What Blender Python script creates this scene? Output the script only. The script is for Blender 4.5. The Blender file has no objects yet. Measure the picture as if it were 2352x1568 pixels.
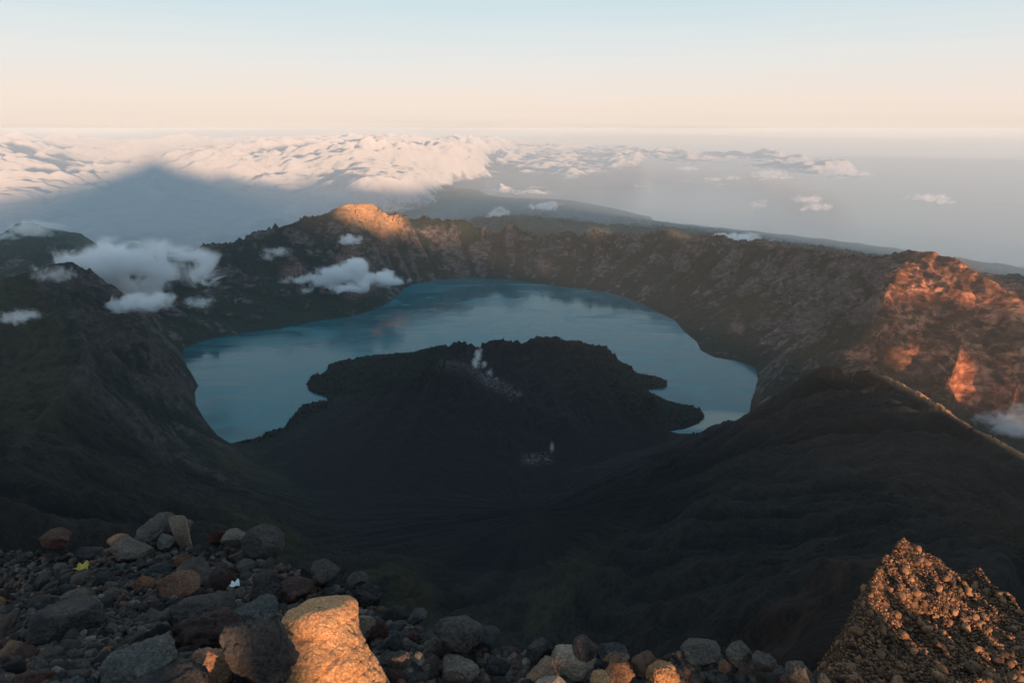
import bpy, math, random
import numpy as np
rng = np.random.default_rng(7)
random.seed(7)

# ------------------------------------------------------------------ camera, sky, sun, exposure
PITCH = math.radians(17.3)
FPX = 1568.0                     # focal length in units of a 2352 px wide frame
CP, SP = math.cos(PITCH), math.sin(PITCH)
SUN_AZ = math.radians(-26.9)     # the light travels towards this azimuth (left of straight ahead)
SUN_EL = math.radians(2.0)

sc = bpy.context.scene
cam_d = bpy.data.cameras.new('camera')
cam = bpy.data.objects.new('camera', cam_d)
sc.collection.objects.link(cam)
cam.location = (0, 0, 0)
cam.rotation_euler = (math.radians(90) - PITCH, 0, 0)
cam_d.sensor_width = 36
cam_d.lens = 36 * FPX / 2352
cam_d.clip_start = 0.1
cam_d.clip_end = 600000
sc.camera = cam

world = bpy.data.worlds.new('World')
sc.world = world
world.use_nodes = True
wt = world.node_tree
wt.nodes.clear()
w_out = wt.nodes.new('ShaderNodeOutputWorld')
w_bg = wt.nodes.new('ShaderNodeBackground')
w_sky = wt.nodes.new('ShaderNodeTexSky')
w_sky.sky_type = 'NISHITA'
w_sky.sun_disc = False
w_sky.sun_elevation = SUN_EL
w_sky.sun_rotation = math.pi + SUN_AZ
w_sky.altitude = 3700
w_tc = wt.nodes.new('ShaderNodeTexCoord')
w_sep = wt.nodes.new('ShaderNodeSeparateXYZ')
wt.links.new(w_tc.outputs['Generated'], w_sep.inputs[0])
w_ramp = wt.nodes.new('ShaderNodeValToRGB')          # the dawn sky away from the sun, by height above the horizon
SKY = [(0.0, (0.20, 0.22, 0.235)), (0.483, (0.20, 0.22, 0.235)), (0.4975, (0.27, 0.265, 0.26)), (0.5005, (0.43, 0.37, 0.33)), (0.518, (0.462, 0.392, 0.352)),
       (0.544, (0.42, 0.412, 0.40)), (0.572, (0.34, 0.395, 0.415)), (0.605, (0.275, 0.365, 0.39)),
       (0.68, (0.25, 0.345, 0.40)), (0.80, (0.19, 0.275, 0.35)), (1.0, (0.15, 0.23, 0.31))]
w_mr = wt.nodes.new('ShaderNodeMath'); w_mr.operation = 'MULTIPLY_ADD'
w_mr.inputs[1].default_value = 0.5; w_mr.inputs[2].default_value = 0.5
wt.links.new(w_sep.outputs[2], w_mr.inputs[0])
# faint level streaks of very thin high cloud
w_map = wt.nodes.new('ShaderNodeMapping')
w_map.inputs['Scale'].default_value = (2.0, 2.0, 60.0)
w_nz = wt.nodes.new('ShaderNodeTexNoise'); w_nz.inputs['Scale'].default_value = 1.6; w_nz.inputs['Detail'].default_value = 5
wt.links.new(w_tc.outputs['Generated'], w_map.inputs[0]); wt.links.new(w_map.outputs[0], w_nz.inputs[0])
w_st = wt.nodes.new('ShaderNodeMath'); w_st.operation = 'MULTIPLY_ADD'; w_st.inputs[1].default_value = 0.022; w_st.inputs[2].default_value = -0.011
wt.links.new(w_nz.outputs[0], w_st.inputs[0])
w_ad = wt.nodes.new('ShaderNodeMath'); w_ad.operation = 'ADD'
wt.links.new(w_mr.outputs[0], w_ad.inputs[0]); wt.links.new(w_st.outputs[0], w_ad.inputs[1])
wt.links.new(w_ad.outputs[0], w_ramp.inputs[0])
el = w_ramp.color_ramp.elements
while len(el) > 1: el.remove(el[-1])
el[0].position = SKY[0][0]; el[0].color = (*SKY[0][1], 1)
for p, c in SKY[1:]:
    e = el.new(p); e.color = (*c, 1)
w_mul = wt.nodes.new('ShaderNodeMix'); w_mul.data_type = 'RGBA'; w_mul.blend_type = 'ADD'
w_mul.inputs[0].default_value = 1.0
w_sc = wt.nodes.new('ShaderNodeMix'); w_sc.data_type = 'RGBA'; w_sc.blend_type = 'MULTIPLY'
w_sc.inputs[0].default_value = 1.0
w_sc.inputs[7].default_value = (0.008, 0.008, 0.008, 1)
wt.links.new(w_sky.outputs[0], w_sc.inputs[6])
wt.links.new(w_ramp.outputs[0], w_mul.inputs[6])
wt.links.new(w_sc.outputs[2], w_mul.inputs[7])
wt.links.new(w_mul.outputs[2], w_bg.inputs[0])
w_bg.inputs[1].default_value = 1.0
wt.links.new(w_bg.outputs[0], w_out.inputs[0])

sun_d = bpy.data.lights.new('sun', 'SUN')
sun = bpy.data.objects.new('sun', sun_d)
sc.collection.objects.link(sun)
sun_d.energy = 5.0
sun_d.color = (1.0, 0.60, 0.35)
sun_d.angle = math.radians(1.5)
from mathutils import Vector
LDIR = Vector((math.sin(SUN_AZ) * math.cos(SUN_EL), math.cos(SUN_AZ) * math.cos(SUN_EL), -math.sin(SUN_EL)))
sun.rotation_euler = LDIR.to_track_quat('-Z', 'Y').to_euler()
sun.location = (2000, -4000, 800)

vs = sc.view_settings
vs.view_transform = 'Standard'; vs.look = 'None'; vs.exposure = 0.9; vs.gamma = 1.0
sc.render.engine = 'CYCLES'
cy = sc.cycles
cy.use_denoising = True
cy.max_bounces = 5; cy.diffuse_bounces = 3; cy.glossy_bounces = 2
cy.transmission_bounces = 2; cy.volume_bounces = 4; cy.transparent_max_bounces = 12
cy.volume_max_steps = 256
cy.use_adaptive_sampling = True; cy.adaptive_threshold = 0.015
cy.sample_clamp_indirect = 4

# ------------------------------------------------------------------ helpers
COL = sc.collection

def tag(o, label=None, cat=None, group=None, kind=None):
    if label: o['label'] = label
    if cat: o['category'] = cat
    if group: o['group'] = group
    if kind: o['kind'] = kind
    return o

def ray(u, v):
    a = (u - 1176) / FPX; b = (784 - v) / FPX
    return a, CP + b * SP, -SP + b * CP

def PY(u, v, Y):
    a, y, z = ray(u, v); k = Y / y
    return (a * k, Y, z * k)

def PZ(u, v, Z):
    a, y, z = ray(u, v); k = Z / z
    return (a * k, y * k, Z)

def mesh_np(name, V, F, mat=None, smooth=True, parent=None, attrs=None):
    """V (n,3); F (m,3) or (m,4) index array"""
    me = bpy.data.meshes.new(name)
    V = np.asarray(V, np.float32); F = np.asarray(F, np.int32)
    k = F.shape[1]
    me.vertices.add(len(V)); me.vertices.foreach_set('co', V.ravel())
    me.loops.add(F.size); me.loops.foreach_set('vertex_index', F.ravel())
    me.polygons.add(len(F))
    me.polygons.foreach_set('loop_start', np.arange(0, F.size, k, dtype=np.int32))
    me.polygons.foreach_set('loop_total', np.full(len(F), k, np.int32))
    if smooth: me.polygons.foreach_set('use_smooth', np.ones(len(F), bool))
    me.update(calc_edges=True)
    for an, av in (attrs or {}).items():
        av = np.asarray(av, np.float32)
        if av.ndim == 1:
            a = me.attributes.new(an, 'FLOAT', 'POINT'); a.data.foreach_set('value', av)
        else:
            a = me.attributes.new(an, 'FLOAT_COLOR', 'POINT')
            a.data.foreach_set('color', np.c_[av, np.ones(len(av), np.float32)].astype(np.float32).ravel())
    o = bpy.data.objects.new(name, me)
    COL.objects.link(o)
    if mat: me.materials.append(mat)
    if parent: o.parent = parent
    return o

def grid_faces(nr, nc, keep=None):
    i = np.arange(nr * nc).reshape(nr, nc)
    F = np.stack([i[:-1, :-1], i[:-1, 1:], i[1:, 1:], i[1:, :-1]], -1)
    if keep is not None:
        k = keep[:-1, :-1] | keep[:-1, 1:] | keep[1:, 1:] | keep[1:, :-1]
        return F[k]
    return F.reshape(-1, 4)

# --- numpy noise
def _h(ix, iy, iz, s):
    n = (ix.astype(np.int64) * 374761393 + iy.astype(np.int64) * 668265263 + iz.astype(np.int64) * 2147483647 + s * 1274126177) & 0xffffffff
    n = ((n ^ (n >> 13)) * 1274126177) & 0xffffffff
    n = ((n ^ (n >> 16)) * 2246822519) & 0xffffffff
    n = n ^ (n >> 15)
    return n

def noise3(x, y, z, s=0):
    """gradient-ish noise in about -1..1"""
    x, y, z = np.broadcast_arrays(x, y, z)
    x0 = np.floor(x); y0 = np.floor(y); z0 = np.floor(z)
    fx = (x - x0).astype(np.float32); fy = (y - y0).astype(np.float32); fz = (z - z0).astype(np.float32)
    ix = x0.astype(np.int32); iy = y0.astype(np.int32); iz = z0.astype(np.int32)
    ux = fx * fx * fx * (fx * (fx * 6 - 15) + 10); uy = fy * fy * fy * (fy * (fy * 6 - 15) + 10); uz = fz * fz * fz * (fz * (fz * 6 - 15) + 10)
    def g(dx, dy, dz):
        h = _h(ix + dx, iy + dy, iz + dz, s)
        gx = (h & 1023).astype(np.float32) / 511.5 - 1; gy = ((h >> 10) & 1023).astype(np.float32) / 511.5 - 1
        gz = ((h >> 20) & 1023).astype(np.float32) / 511.5 - 1
        return gx * (fx - dx) + gy * (fy - dy) + gz * (fz - dz)
    c00 = g(0,0,0); c10 = g(1,0,0); a = c00 + ux * (c10 - c00)
    c00 = g(0,1,0); c10 = g(1,1,0); b = c00 + ux * (c10 - c00)
    c = a + uy * (b - a)
    c00 = g(0,0,1); c10 = g(1,0,1); a = c00 + ux * (c10 - c00)
    c00 = g(0,1,1); c10 = g(1,1,1); b = c00 + ux * (c10 - c00)
    d = a + uy * (b - a)
    return (c + uz * (d - c)) * 1.3

def noise2(x, y, s=0):
    x0 = np.floor(x); y0 = np.floor(y)
    fx = (x - x0).astype(np.float32); fy = (y - y0).astype(np.float32)
    ix = x0.astype(np.int32); iy = y0.astype(np.int32); iz = np.zeros_like(ix)
    ux = fx * fx * fx * (fx * (fx * 6 - 15) + 10); uy = fy * fy * fy * (fy * (fy * 6 - 15) + 10)
    def g(dx, dy):
        h = _h(ix + dx, iy + dy, iz, s)
        an = (h & 65535).astype(np.float32) * (2 * math.pi / 65536)
        return np.cos(an) * (fx - dx) + np.sin(an) * (fy - dy)
    a = g(0,0); b = g(1,0); a = a + ux * (b - a)
    c = g(0,1); d = g(1,1); c = c + ux * (d - c)
    return (a + uy * (c - a)) * 1.5

def fbm2(x, y, o=5, s=0, gain=0.5):
    r = 0; a = 1.0; n = 0
    for k in range(o):
        r = r + a * noise2(x, y, s + k); n += a; a *= gain
        x, y = (x * 0.8 - y * 0.6) * 2.03, (x * 0.6 + y * 0.8) * 2.03
    return r / n

def ridged2(x, y, o=5, s=0, gain=0.5):
    r = 0; a = 1.0; n = 0; w = 1
    for k in range(o):
        m = 1 - np.abs(noise2(x, y, s + k)) * 1.6
        r = r + a * w * m; n += a; w = np.clip(m * 1.3, 0, 1); a *= gain
        x, y = (x * 0.8 - y * 0.6) * 2.03, (x * 0.6 + y * 0.8) * 2.03
    return r / n

def ridged3(x, y, z, o=4, s=0, gain=0.5):
    r = 0; a = 1.0; n = 0; w = 1
    for k in range(o):
        m = 1 - np.abs(noise3(x, y, z, s + k)) * 1.8
        r = r + a * w * m; n += a; w = np.clip(m * 1.3, 0, 1); a *= gain
        x, y, z = x * 2.03 + 5.1, y * 2.03 + 9.2, z * 2.03 + 3.3
    return r / n

def worley_dome(x, y, s=0, jit=0.9):
    """rounded domes packed side by side, 0..1"""
    ix = np.floor(x).astype(np.int32); iy = np.floor(y).astype(np.int32)
    best = np.zeros_like(x, dtype=np.float32)
    z0 = np.zeros_like(ix)
    for dx in (-1, 0, 1):
        for dy in (-1, 0, 1):
            h = _h(ix + dx, iy + dy, z0, s)
            px = ix + dx + 0.5 + jit * ((h & 1023) / 1023.0 - 0.5)
            py = iy + dy + 0.5 + jit * (((h >> 10) & 1023) / 1023.0 - 0.5)
            rr = 0.55 + 0.40 * (((h >> 20) & 1023) / 1023.0)
            d2 = ((x - px) ** 2 + (y - py) ** 2) / rr ** 2
            best = np.maximum(best, (np.sqrt(np.clip(1 - d2, 0, 1)) * rr).astype(np.float32))
    return best

def sstep(a, b, x):
    t = np.clip((x - a) / (b - a), 0, 1); return t * t * (3 - 2 * t)

def blur(A, n, it=2):
    for _ in range(it):
        for ax in (0, 1):
            c = np.cumsum(np.concatenate([np.repeat(np.take(A, [0], ax), n + 1, ax), A, np.repeat(np.take(A, [-1], ax), n, ax)], ax), ax)
            m = A.shape[ax]
            hi = np.take(c, range(2 * n + 1, 2 * n + 1 + m), ax); lo = np.take(c, range(0, m), ax)
            A = (hi - lo) / (2 * n + 1)
    return A

def inside(px, py, poly):
    r = np.zeros(px.shape, bool)
    n = len(poly)
    for i in range(n):
        x1, y1 = poly[i]; x2, y2 = poly[(i + 1) % n]
        if y1 == y2: continue
        c = ((py < y1) != (py < y2)) & (px < (x2 - x1) * (py - y1) / (y2 - y1) + x1)
        r ^= c
    return r

def solve(Q, M, its=160):
    """harmonic interpolation of the known cells Q[M]"""
    levels = [(Q, M)]
    while min(levels[-1][0].shape) > 24:
        q, m = levels[-1]
        h = (q.shape[0] + 1) // 2; w = (q.shape[1] + 1) // 2
        qq = np.zeros((2 * h, 2 * w)); mm = np.zeros((2 * h, 2 * w))
        qq[:q.shape[0], :q.shape[1]] = q * m; mm[:q.shape[0], :q.shape[1]] = m
        sq = qq.reshape(h, 2, w, 2).sum((1, 3)); sm = mm.reshape(h, 2, w, 2).sum((1, 3))
        levels.append((np.where(sm > 0, sq / np.maximum(sm, 1), 0), sm > 0))
    X = None
    for q, m in levels[::-1]:
        if X is None:
            X = np.full(q.shape, q[m].mean())
        else:
            X = np.repeat(np.repeat(X, 2, 0), 2, 1)[:q.shape[0], :q.shape[1]]
        X = np.where(m, q, X)
        n = 900 if q.size < 20000 else its
        for _ in range(n):
            P = np.pad(X, 1, mode='edge')
            X = np.where(m, q, 0.25 * (P[:-2, 1:-1] + P[2:, 1:-1] + P[1:-1, :-2] + P[1:-1, 2:]))
    return X

class PolarField:
    """a height sheet on a (distance, azimuth) grid round the camera; values are z/r"""
    def __init__(s, az_knots, r_knots):
        # knots: list of (value, index)
        s.azk = np.array(az_knots, float); s.rk = np.array(r_knots, float)
        s.nc = int(s.azk[-1, 1]) + 1; s.nr = int(s.rk[-1, 1]) + 1
        s.Q = np.zeros((s.nr, s.nc)); s.M = np.zeros((s.nr, s.nc), bool); s.C = np.zeros((s.nr, s.nc))
    def az_i(s, az): return np.interp(az, s.azk[:, 0], s.azk[:, 1])
    def r_i(s, r): return np.interp(np.log(np.maximum(r, 1e-3)), np.log(s.rk[:, 0]), s.rk[:, 1])
    def i_az(s, i): return np.interp(i, s.azk[:, 1], s.azk[:, 0])
    def i_r(s, i): return np.exp(np.interp(i, s.rk[:, 1], np.log(s.rk[:, 0])))
    def line(s, pts, crest=0.0):
        """pts: world xyz"""
        P = np.array(pts, float)
        az = np.degrees(np.arctan2(P[:, 0], P[:, 1])); r = np.hypot(P[:, 0], P[:, 1])
        I = s.r_i(r); J = s.az_i(az); q = P[:, 2] / r
        for k in range(len(P) - 1 if len(P) > 1 else 1):
            k2 = min(k + 1, len(P) - 1)
            n = int(max(abs(I[k2] - I[k]), abs(J[k2] - J[k])) * 2) + 2
            for t in np.linspace(0, 1, n):
                i = int(round(I[k] + (I[k2] - I[k]) * t)); j = int(round(J[k] + (J[k2] - J[k]) * t))
                if 0 <= i < s.nr and 0 <= j < s.nc:
                    # interpolate in space so that straight lines stay straight
                    rr = math.exp(math.log(r[k]) * (1 - t) + math.log(r[k2]) * t)
                    s.Q[i, j] = q[k] + (q[k2] - q[k]) * t; s.M[i, j] = True
                    s.C[i, j] = max(s.C[i, j], crest)
    def ring(s, r, q):
        """q: list of (az, q) knots"""
        i = int(round(float(s.r_i(r)))); az = s.i_az(np.arange(s.nc))
        s.Q[i] = np.interp(az, [a for a, _ in q], [b for _, b in q]); s.M[i] = True
    def solve(s):
        s.X = solve(s.Q, s.M)
    def upsample(s, A, f):
        i = np.arange((s.nr - 1) * f + 1) / f; j = np.arange((s.nc - 1) * f + 1) / f
        i0 = np.minimum(i.astype(int), s.nr - 2); j0 = np.minimum(j.astype(int), s.nc - 2)
        fi = (i - i0)[:, None]; fj = (j - j0)[None]
        a = A[i0][:, j0]; b = A[i0 + 1][:, j0]; c = A[i0][:, j0 + 1]; d = A[i0 + 1][:, j0 + 1]
        return (a * (1 - fi) + b * fi) * (1 - fj) + (c * (1 - fi) + d * fi) * fj, i, j

def bil(A, I, J):
    I = np.clip(I, 0, A.shape[0] - 1.001); J = np.clip(J, 0, A.shape[1] - 1.001)
    i = I.astype(int); j = J.astype(int); fi = I - i; fj = J - j
    return (A[i, j] * (1 - fi) + A[i + 1, j] * fi) * (1 - fj) + (A[i, j + 1] * (1 - fi) + A[i + 1, j + 1] * fi) * fj

# --- material helper
class NT:
    def __init__(s, name):
        s.m = bpy.data.materials.new(name); s.m.use_nodes = True
        s.t = s.m.node_tree; s.t.nodes.clear()
        s.out = s.t.nodes.new('ShaderNodeOutputMaterial')
    def n(s, typ, **kw):
        nd = s.t.nodes.new(typ)
        for k, v in kw.items():
            if k.startswith('i_'):
                key = k[2:]; key = int(key) if key.isdigit() else key.replace('_', ' ')
                inp = nd.inputs[key]
                if isinstance(v, bpy.types.NodeSocket): s.t.links.new(v, inp)
                else: inp.default_value = v
            else: setattr(nd, k, v)
        return nd
    def l(s, a, b): s.t.links.new(a, b)
    def math(s, op, a, b=None, clamp=False):
        nd = s.t.nodes.new('ShaderNodeMath'); nd.operation = op; nd.use_clamp = clamp
        for k, v in enumerate((a, b)):
            if v is None: continue
            if isinstance(v, bpy.types.NodeSocket): s.t.links.new(v, nd.inputs[k])
            else: nd.inputs[k].default_value = v
        return nd.outputs[0]
    def ramp(s, fac, stops):
        nd = s.t.nodes.new('ShaderNodeValToRGB'); e = nd.color_ramp.elements
        while len(e) > 1: e.remove(e[-1])
        def c4(c): return (c, c, c, 1) if isinstance(c, (int, float)) else (*c, 1)
        e[0].position = stops[0][0]; e[0].color = c4(stops[0][1])
        for p, c in stops[1:]: e.new(p).color = c4(c)
        s.t.links.new(fac, nd.inputs[0]); return nd.outputs[0]
    def mix(s, fac, a, b, mode='MIX'):
        nd = s.t.nodes.new('ShaderNodeMix'); nd.data_type = 'RGBA'; nd.blend_type = mode
        for k, v in ((0, fac), (6, a), (7, b)):
            if isinstance(v, bpy.types.NodeSocket): s.t.links.new(v, nd.inputs[k])
            else: nd.inputs[k].default_value = v if k == 0 or len(v) == 4 else (*v, 1)
        return nd.outputs[2]
    def attr(s, name):
        nd = s.t.nodes.new('ShaderNodeAttribute'); nd.attribute_name = name; return nd
    def noise(s, vec, scale, detail=4, rough=0.5, dist=0.0):
        nd = s.n('ShaderNodeTexNoise'); nd.inputs['Scale'].default_value = scale
        nd.inputs['Detail'].default_value = detail; nd.inputs['Roughness'].default_value = rough
        nd.inputs['Distortion'].default_value = dist
        if vec is not None: s.t.links.new(vec, nd.inputs['Vector'])
        return nd.outputs[0]
HAZE_D = 1.0e-5
#@@TERRAIN
# ------------------------------------------------------------------ the caldera, its rim and the island round it
LAKE_Z = -1720.0
SEA_Z = -3720.0
SHP = [(530,1018),(500,1000),(470,962),(450,930),(448,900),(456,886),(445,865),(430,842),(418,812),(430,797),(480,778),(560,765),(640,755),(740,735),
       (800,728),(860,712),(900,690),(925,665),(950,651),(1000,643),(1090,638),(1180,643),(1260,655),(1330,663),(1400,672),(1460,690),(1500,712),
       (1550,735),(1570,760),(1600,785),(1610,805),(1640,820),(1690,828),(1735,845),(1740,870),(1735,892),(1725,920),(1722,945),(1700,962),(1682,972)]
SHI = [(1645,974),(1628,980),(1605,996),(1560,996),(1535,990),(1572,985),(1600,974),(1618,960),(1605,938),(1570,933),(1540,925),(1485,906),(1492,893),
       (1528,890),(1533,877),(1510,868),(1480,862),(1455,862),(1430,850),(1400,832),(1330,812),(1250,806),(1150,806),(1060,808),(1010,812),(980,815),(900,818),(850,820),
       (792,828),(756,840),(750,856),(714,866),(706,880),(708,897),(750,912),(752,920),(700,927),(685,940),(665,964),(650,984),(614,990),(600,1003)]
shore_o = [PZ(u, v, LAKE_Z) for u, v in SHP]
shore_i = [PZ(u, v, LAKE_Z) for u, v in SHI]
lake_poly = [(p[0], p[1]) for p in shore_o + shore_i]

T = PolarField([(-180,0),(-60,30),(-42,50),(42,690),(60,712),(180,745)],
               [(14,0),(100,30),(900,90),(2300,190),(9500,560),(12000,600),(60000,680)])
L = T.line
# lake shores
L(shore_o); L(shore_i)
# shoreline of the far rim: crest of the caldera from the left col round to the right
rim = [(120,605,5000),(165,600,5050),(190,617,5150),(235,645,5400),(290,662,5800),(350,637,6200),(420,602,6600),(490,573,7000),(560,556,7300),(600,548,7450),
       (650,521,7700),(690,503,7850),(730,497,7950),(765,484,8050),(790,470,8150),(825,463,8250),(860,472,8300),(895,490,8400),(930,497,8500),(960,503,8600),(1000,505,8700),
       (1030,511,8750),(1045,507,8800),(1065,503,8820),(1085,509,8850),(1105,526,8900),(1135,534,8950),(1150,526,8950),(1162,517,8950),(1180,516,8950),(1200,527,8950),(1215,540,8950),
       (1245,548,8900),(1262,541,8850),(1280,540,8800),(1300,533,8750),(1325,533,8700),(1335,540,8680),(1352,534,8650),(1365,528,8600),(1388,529,8550),(1405,540,8500),(1440,547,8400),(1480,556,8200),(1540,560,7900),(1600,558,7600),
       (1640,562,7400),(1690,570,7000),(1740,571,6700),(1800,577,6300),(1870,588,5900),(1950,598,5500),(2000,603,5300),(2040,594,5150),(2075,583,5000),(2110,577,4900),
       (2150,578,4800),(2180,583,4720),(2200,597,4650),(2225,618,4550),(2260,637,4450),(2300,657,4350),(2352,692,4200),(2450,745,3900),(2600,850,3500),(2800,1000,3000)]
L([PY(*p) for p in rim], 1)
# left mountain beyond
L([PY(*p) for p in [(-400,700,7000),(-150,600,8000),(-40,562,8400),(0,542,8500),(40,513,8800),(80,512,8800),(130,528,8850),(185,535,9000),(215,555,9100),(255,583,9300),(300,640,9800)]], 1)
L([PY(*p) for p in [(-600,760,5200),(-100,690,4500),(0,655,4650),(60,625,4800),(120,605,5000)]], 1)
# arete falling from there towards the viewer's left
L([PY(*p) for p in [(120,605,5000),(140,650,4500),(158,700,3950),(178,745,3500),(193,795,3100),(195,850,2700),(160,888,2400),(110,940,2000),(60,1005,1650),(0,1062,1380),(-120,1130,1100),(-400,1260,700)]], 1)
# shoulder below it on the lake side
L([PY(*p) for p in [(330,735,4600),(345,800,4000),(330,880,3500),(350,980,2950),(420,1100,2400)]], .5)
# grass slope left of the arete
L([PY(*p) for p in [(0,700,4400),(0,760,3950),(0,830,3300),(0,900,2700),(-20,980,2150)]])
L([PY(*p) for p in [(-400,760,5000),(-400,900,3800),(-400,1050,2400)]])
# valley between arete hills and the left mountain
L([PY(*p) for p in [(-300,690,6600),(0,650,6900),(150,625,7300),(260,615,7800)]])
# ridges beyond the rim
L([PY(*p) for p in [(1090,530,10800),(1110,519,10800),(1135,505,10900),(1165,500,11000),(1190,503,11000),(1210,514,11000),(1230,522,11000),(1250,511,11000),(1275,514,11000),(1310,524,11000),(1345,532,11000),(1380,545,11000)]], 1)
L([PY(*p) for p in [(1488,556,8700),(1510,541,8700),(1535,529,8700),(1555,536,8650),(1580,544,8600),(1605,556,8500)]], 1)
L([PY(*p) for p in [(1620,560,7900),(1640,549,7900),(1652,546,7900),(1672,556,7850),(1695,568,7800)]], 1)
for pts in ([(1090,560,9700),(1200,560,9700),(1380,575,9700)], [(700,545,9400),(900,545,9700)], [(2100,650,6200),(2250,690,5600),(2400,760,5000)]):
    L([PY(*p) for p in pts])
# dark ridge on the right, from the crater floor to its top and down the outer side
dr = [(1300,1090,3080),(1380,1072,3080),(1440,1056,3060),(1500,1038,3040),(1560,1022,3020),(1640,990,3000),(1690,968,2960),(1740,936,2900),(1800,895,2820),(1850,862,2750),(1880,842,2700),(1900,836,2680),(1925,838,2650),
      (1960,843,2620),(2000,840,2600),(2040,860,2530),(2150,926,2330),(2250,985,2140),(2352,1046,1960),(2430,1110,1820),(2520,1190,1680),(2800,1480,1350),(3400,1900,900)]
L([PY(*p) for p in dr], 1)
L([(q[0] + 22, q[1] + 7, q[2] - 14) for q in [PY(*p) for p in dr if p[0] >= 1995]], 1)
L([(q[0] + 60, q[1] + 26, q[2] - 62) for q in [PY(*p) for p in dr if p[0] >= 1995]], .6)
L([(q[0] - 60, q[1] + 25, q[2] - 44) for q in [PY(*p) for p in dr if p[0] >= 1955]], .6)
# outer side of the dark ridge and the valley under the right hand mountain
L([PY(*p) for p in [(1760,960,3350),(1900,905,3350),(2050,960,3250),(2200,1040,3150),(2352,1130,3000),(2600,1260,2800)]])
L([PY(*p) for p in [(1980,860,3900),(2100,890,3800),(2200,930,3750),(2280,965,3650),(2352,1000,3500),(2500,1060,3300)]])
L([PY(*p) for p in [(2092,590,4850),(2060,630,4500),(2041,653,4330),(2030,700,4120),(2020,745,3980),(1990,800,3850),(1955,838,3720)]], .5)
L([PY(*p) for p in [(2192,588,4700),(2211,613,4560),(2213,649,4390),(2200,700,4200),(2212,760,4000),(2195,830,3800),(2170,880,3650)]], .5)
L([PY(*p) for p in [(2125,760,4120),(2115,800,4030),(2090,850,3900)]])
L([PY(*p) for p in [(2280,770,4060),(2265,840,3880)]])
L([PY(*p) for p in [(2352,740,4050),(2352,830,3800),(2330,900,3600)]], .4)
# low ground far to the right, the gap the sun shines through
def sp(s_, al, z): return (math.cos(SUN_AZ) * s_ + math.sin(SUN_AZ) * al, -math.sin(SUN_AZ) * s_ + math.cos(SUN_AZ) * al, z)
for s_ in (3760, 4000, 4220):
    L([sp(s_, al, -1660) for al in (-1200, -500, 200, 900, 1500)]); L([sp(s_, al, -1660) for al in (-9000, -6000, -4200, -3300, -2600)])
for s_, a1_, z_ in ((2450, 900, -1300), (2600, 1150, -1320), (2780, 1350, -1360)): L([sp(s_, al, z_) for al in (-1000, -300, 400, a1_)])
# knoll on the right shore
L([PY(*p) for p in [(1640,708,6050),(1700,695,5900),(1760,697,5650),(1830,712,5250)]], .5)
L([PY(*p) for p in [(1750,640,6300),(1800,700,5500),(1830,790,4700),(1800,850,4100)]], .3)
# the young cone and its lava field
L([PY(*p) for p in [(1008,798,4700),(1040,789,4650),(1062,786,4620),(1070,780,4600),(1085,790,4580),(1102,801,4560),(1110,784,4560),(1124,779,4560),(1160,787,4580),(1205,787,4600),(1240,779,4620),(1284,779,4640),(1296,787,4640),
                    (1335,790,4640),(1352,798,4640),(1380,795,4560),(1392,797,4480),(1398,826,4400),(1450,848,4350)]], 1)
L([PY(*p) for p in [(790,850,4750),(870,820,4900),(950,812,4850),(1008,798,4700)]], 1)
L([PY(*p) for p in [(900,880,4050),(960,850,3980),(1000,832,3930),(1062,838,3900),(1085,870,3850),(1130,893,3800),(1190,908,3750),(1300,960,3500)]], .7)
L([PY(*p) for p in [(1060,845,4200),(1120,868,4200),(1180,880,4150),(1260,890,4100)]])
L([PY(*p) for p in [(1200,880,4000),(1300,878,3980),(1400,890,3900),(1500,920,3750)]], .3)
# crater floor
L([PZ(u, v, z) for u, v, z in [(560,1050,-1712),(620,1080,-1700),(700,1120,-1690),(850,1140,-1685),(1000,1130,-1680),(1150,1140,-1680),(1290,1130,-1690)]])
L([PZ(u, v, z) for u, v, z in [(1700,985,-1700),(1620,1000,-1700),(1530,1015,-1705),(1420,1045,-1700),(1340,1075,-1695)]])
L([PZ(u, v, z) for u, v, z in [(700,1260,-1640),(850,1250,-1630),(1050,1240,-1630),(1230,1230,-1640)]])
L([PZ(u, v, z) for u, v, z in [(1050,1330,-1560),(1150,1400,-1480),(1160,1480,-1390)]])
# spurs on the left
L([PZ(u, v, z) for u, v, z in [(480,1020,-1520),(560,1070,-1600),(660,1110,-1670)]], .3)
L([PY(*p) for p in [(430,1150,2050),(520,1170,2080),(620,1200,2080),(695,1250,1980)]], .3)
L([PY(*p) for p in [(820,1320,1650),(900,1288,1750),(950,1310,1760),(1000,1380,1640)]], .3)
# spurs on the right
L([PY(*p) for p in [(1480,1100,2750),(1400,1180,2450),(1300,1300,2050),(1210,1440,1750)]], .3)
L([PY(*p) for p in [(1800,960,2600),(1700,1060,2300),(1580,1200,1900),(1500,1330,1600)]], .3)
L([PY(*p) for p in [(2150,1000,2150),(2080,1080,1850),(1980,1180,1450),(1900,1260,1150)]], .3)
# where the summit slope drops away below the viewer
L([PY(*p) for p in [(-300,1180,800),(0,1200,950),(200,1210,1050),(450,1260,1150),(700,1360,1300),(900,1450,1380),(1200,1500,1480),(1400,1480,1350),(1700,1420,900),(2000,1360,600),(2352,1300,460),(2700,1330,380)]])
L([PY(*p) for p in [(1690,1600,150),(1760,1520,190),(1850,1420,230),(1930,1320,270),(2010,1262,300),(2060,1245,300),(2130,1285,280),(2200,1280,260),(2280,1310,250),(2352,1370,220),(2600,1500,150)]], .5)
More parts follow.
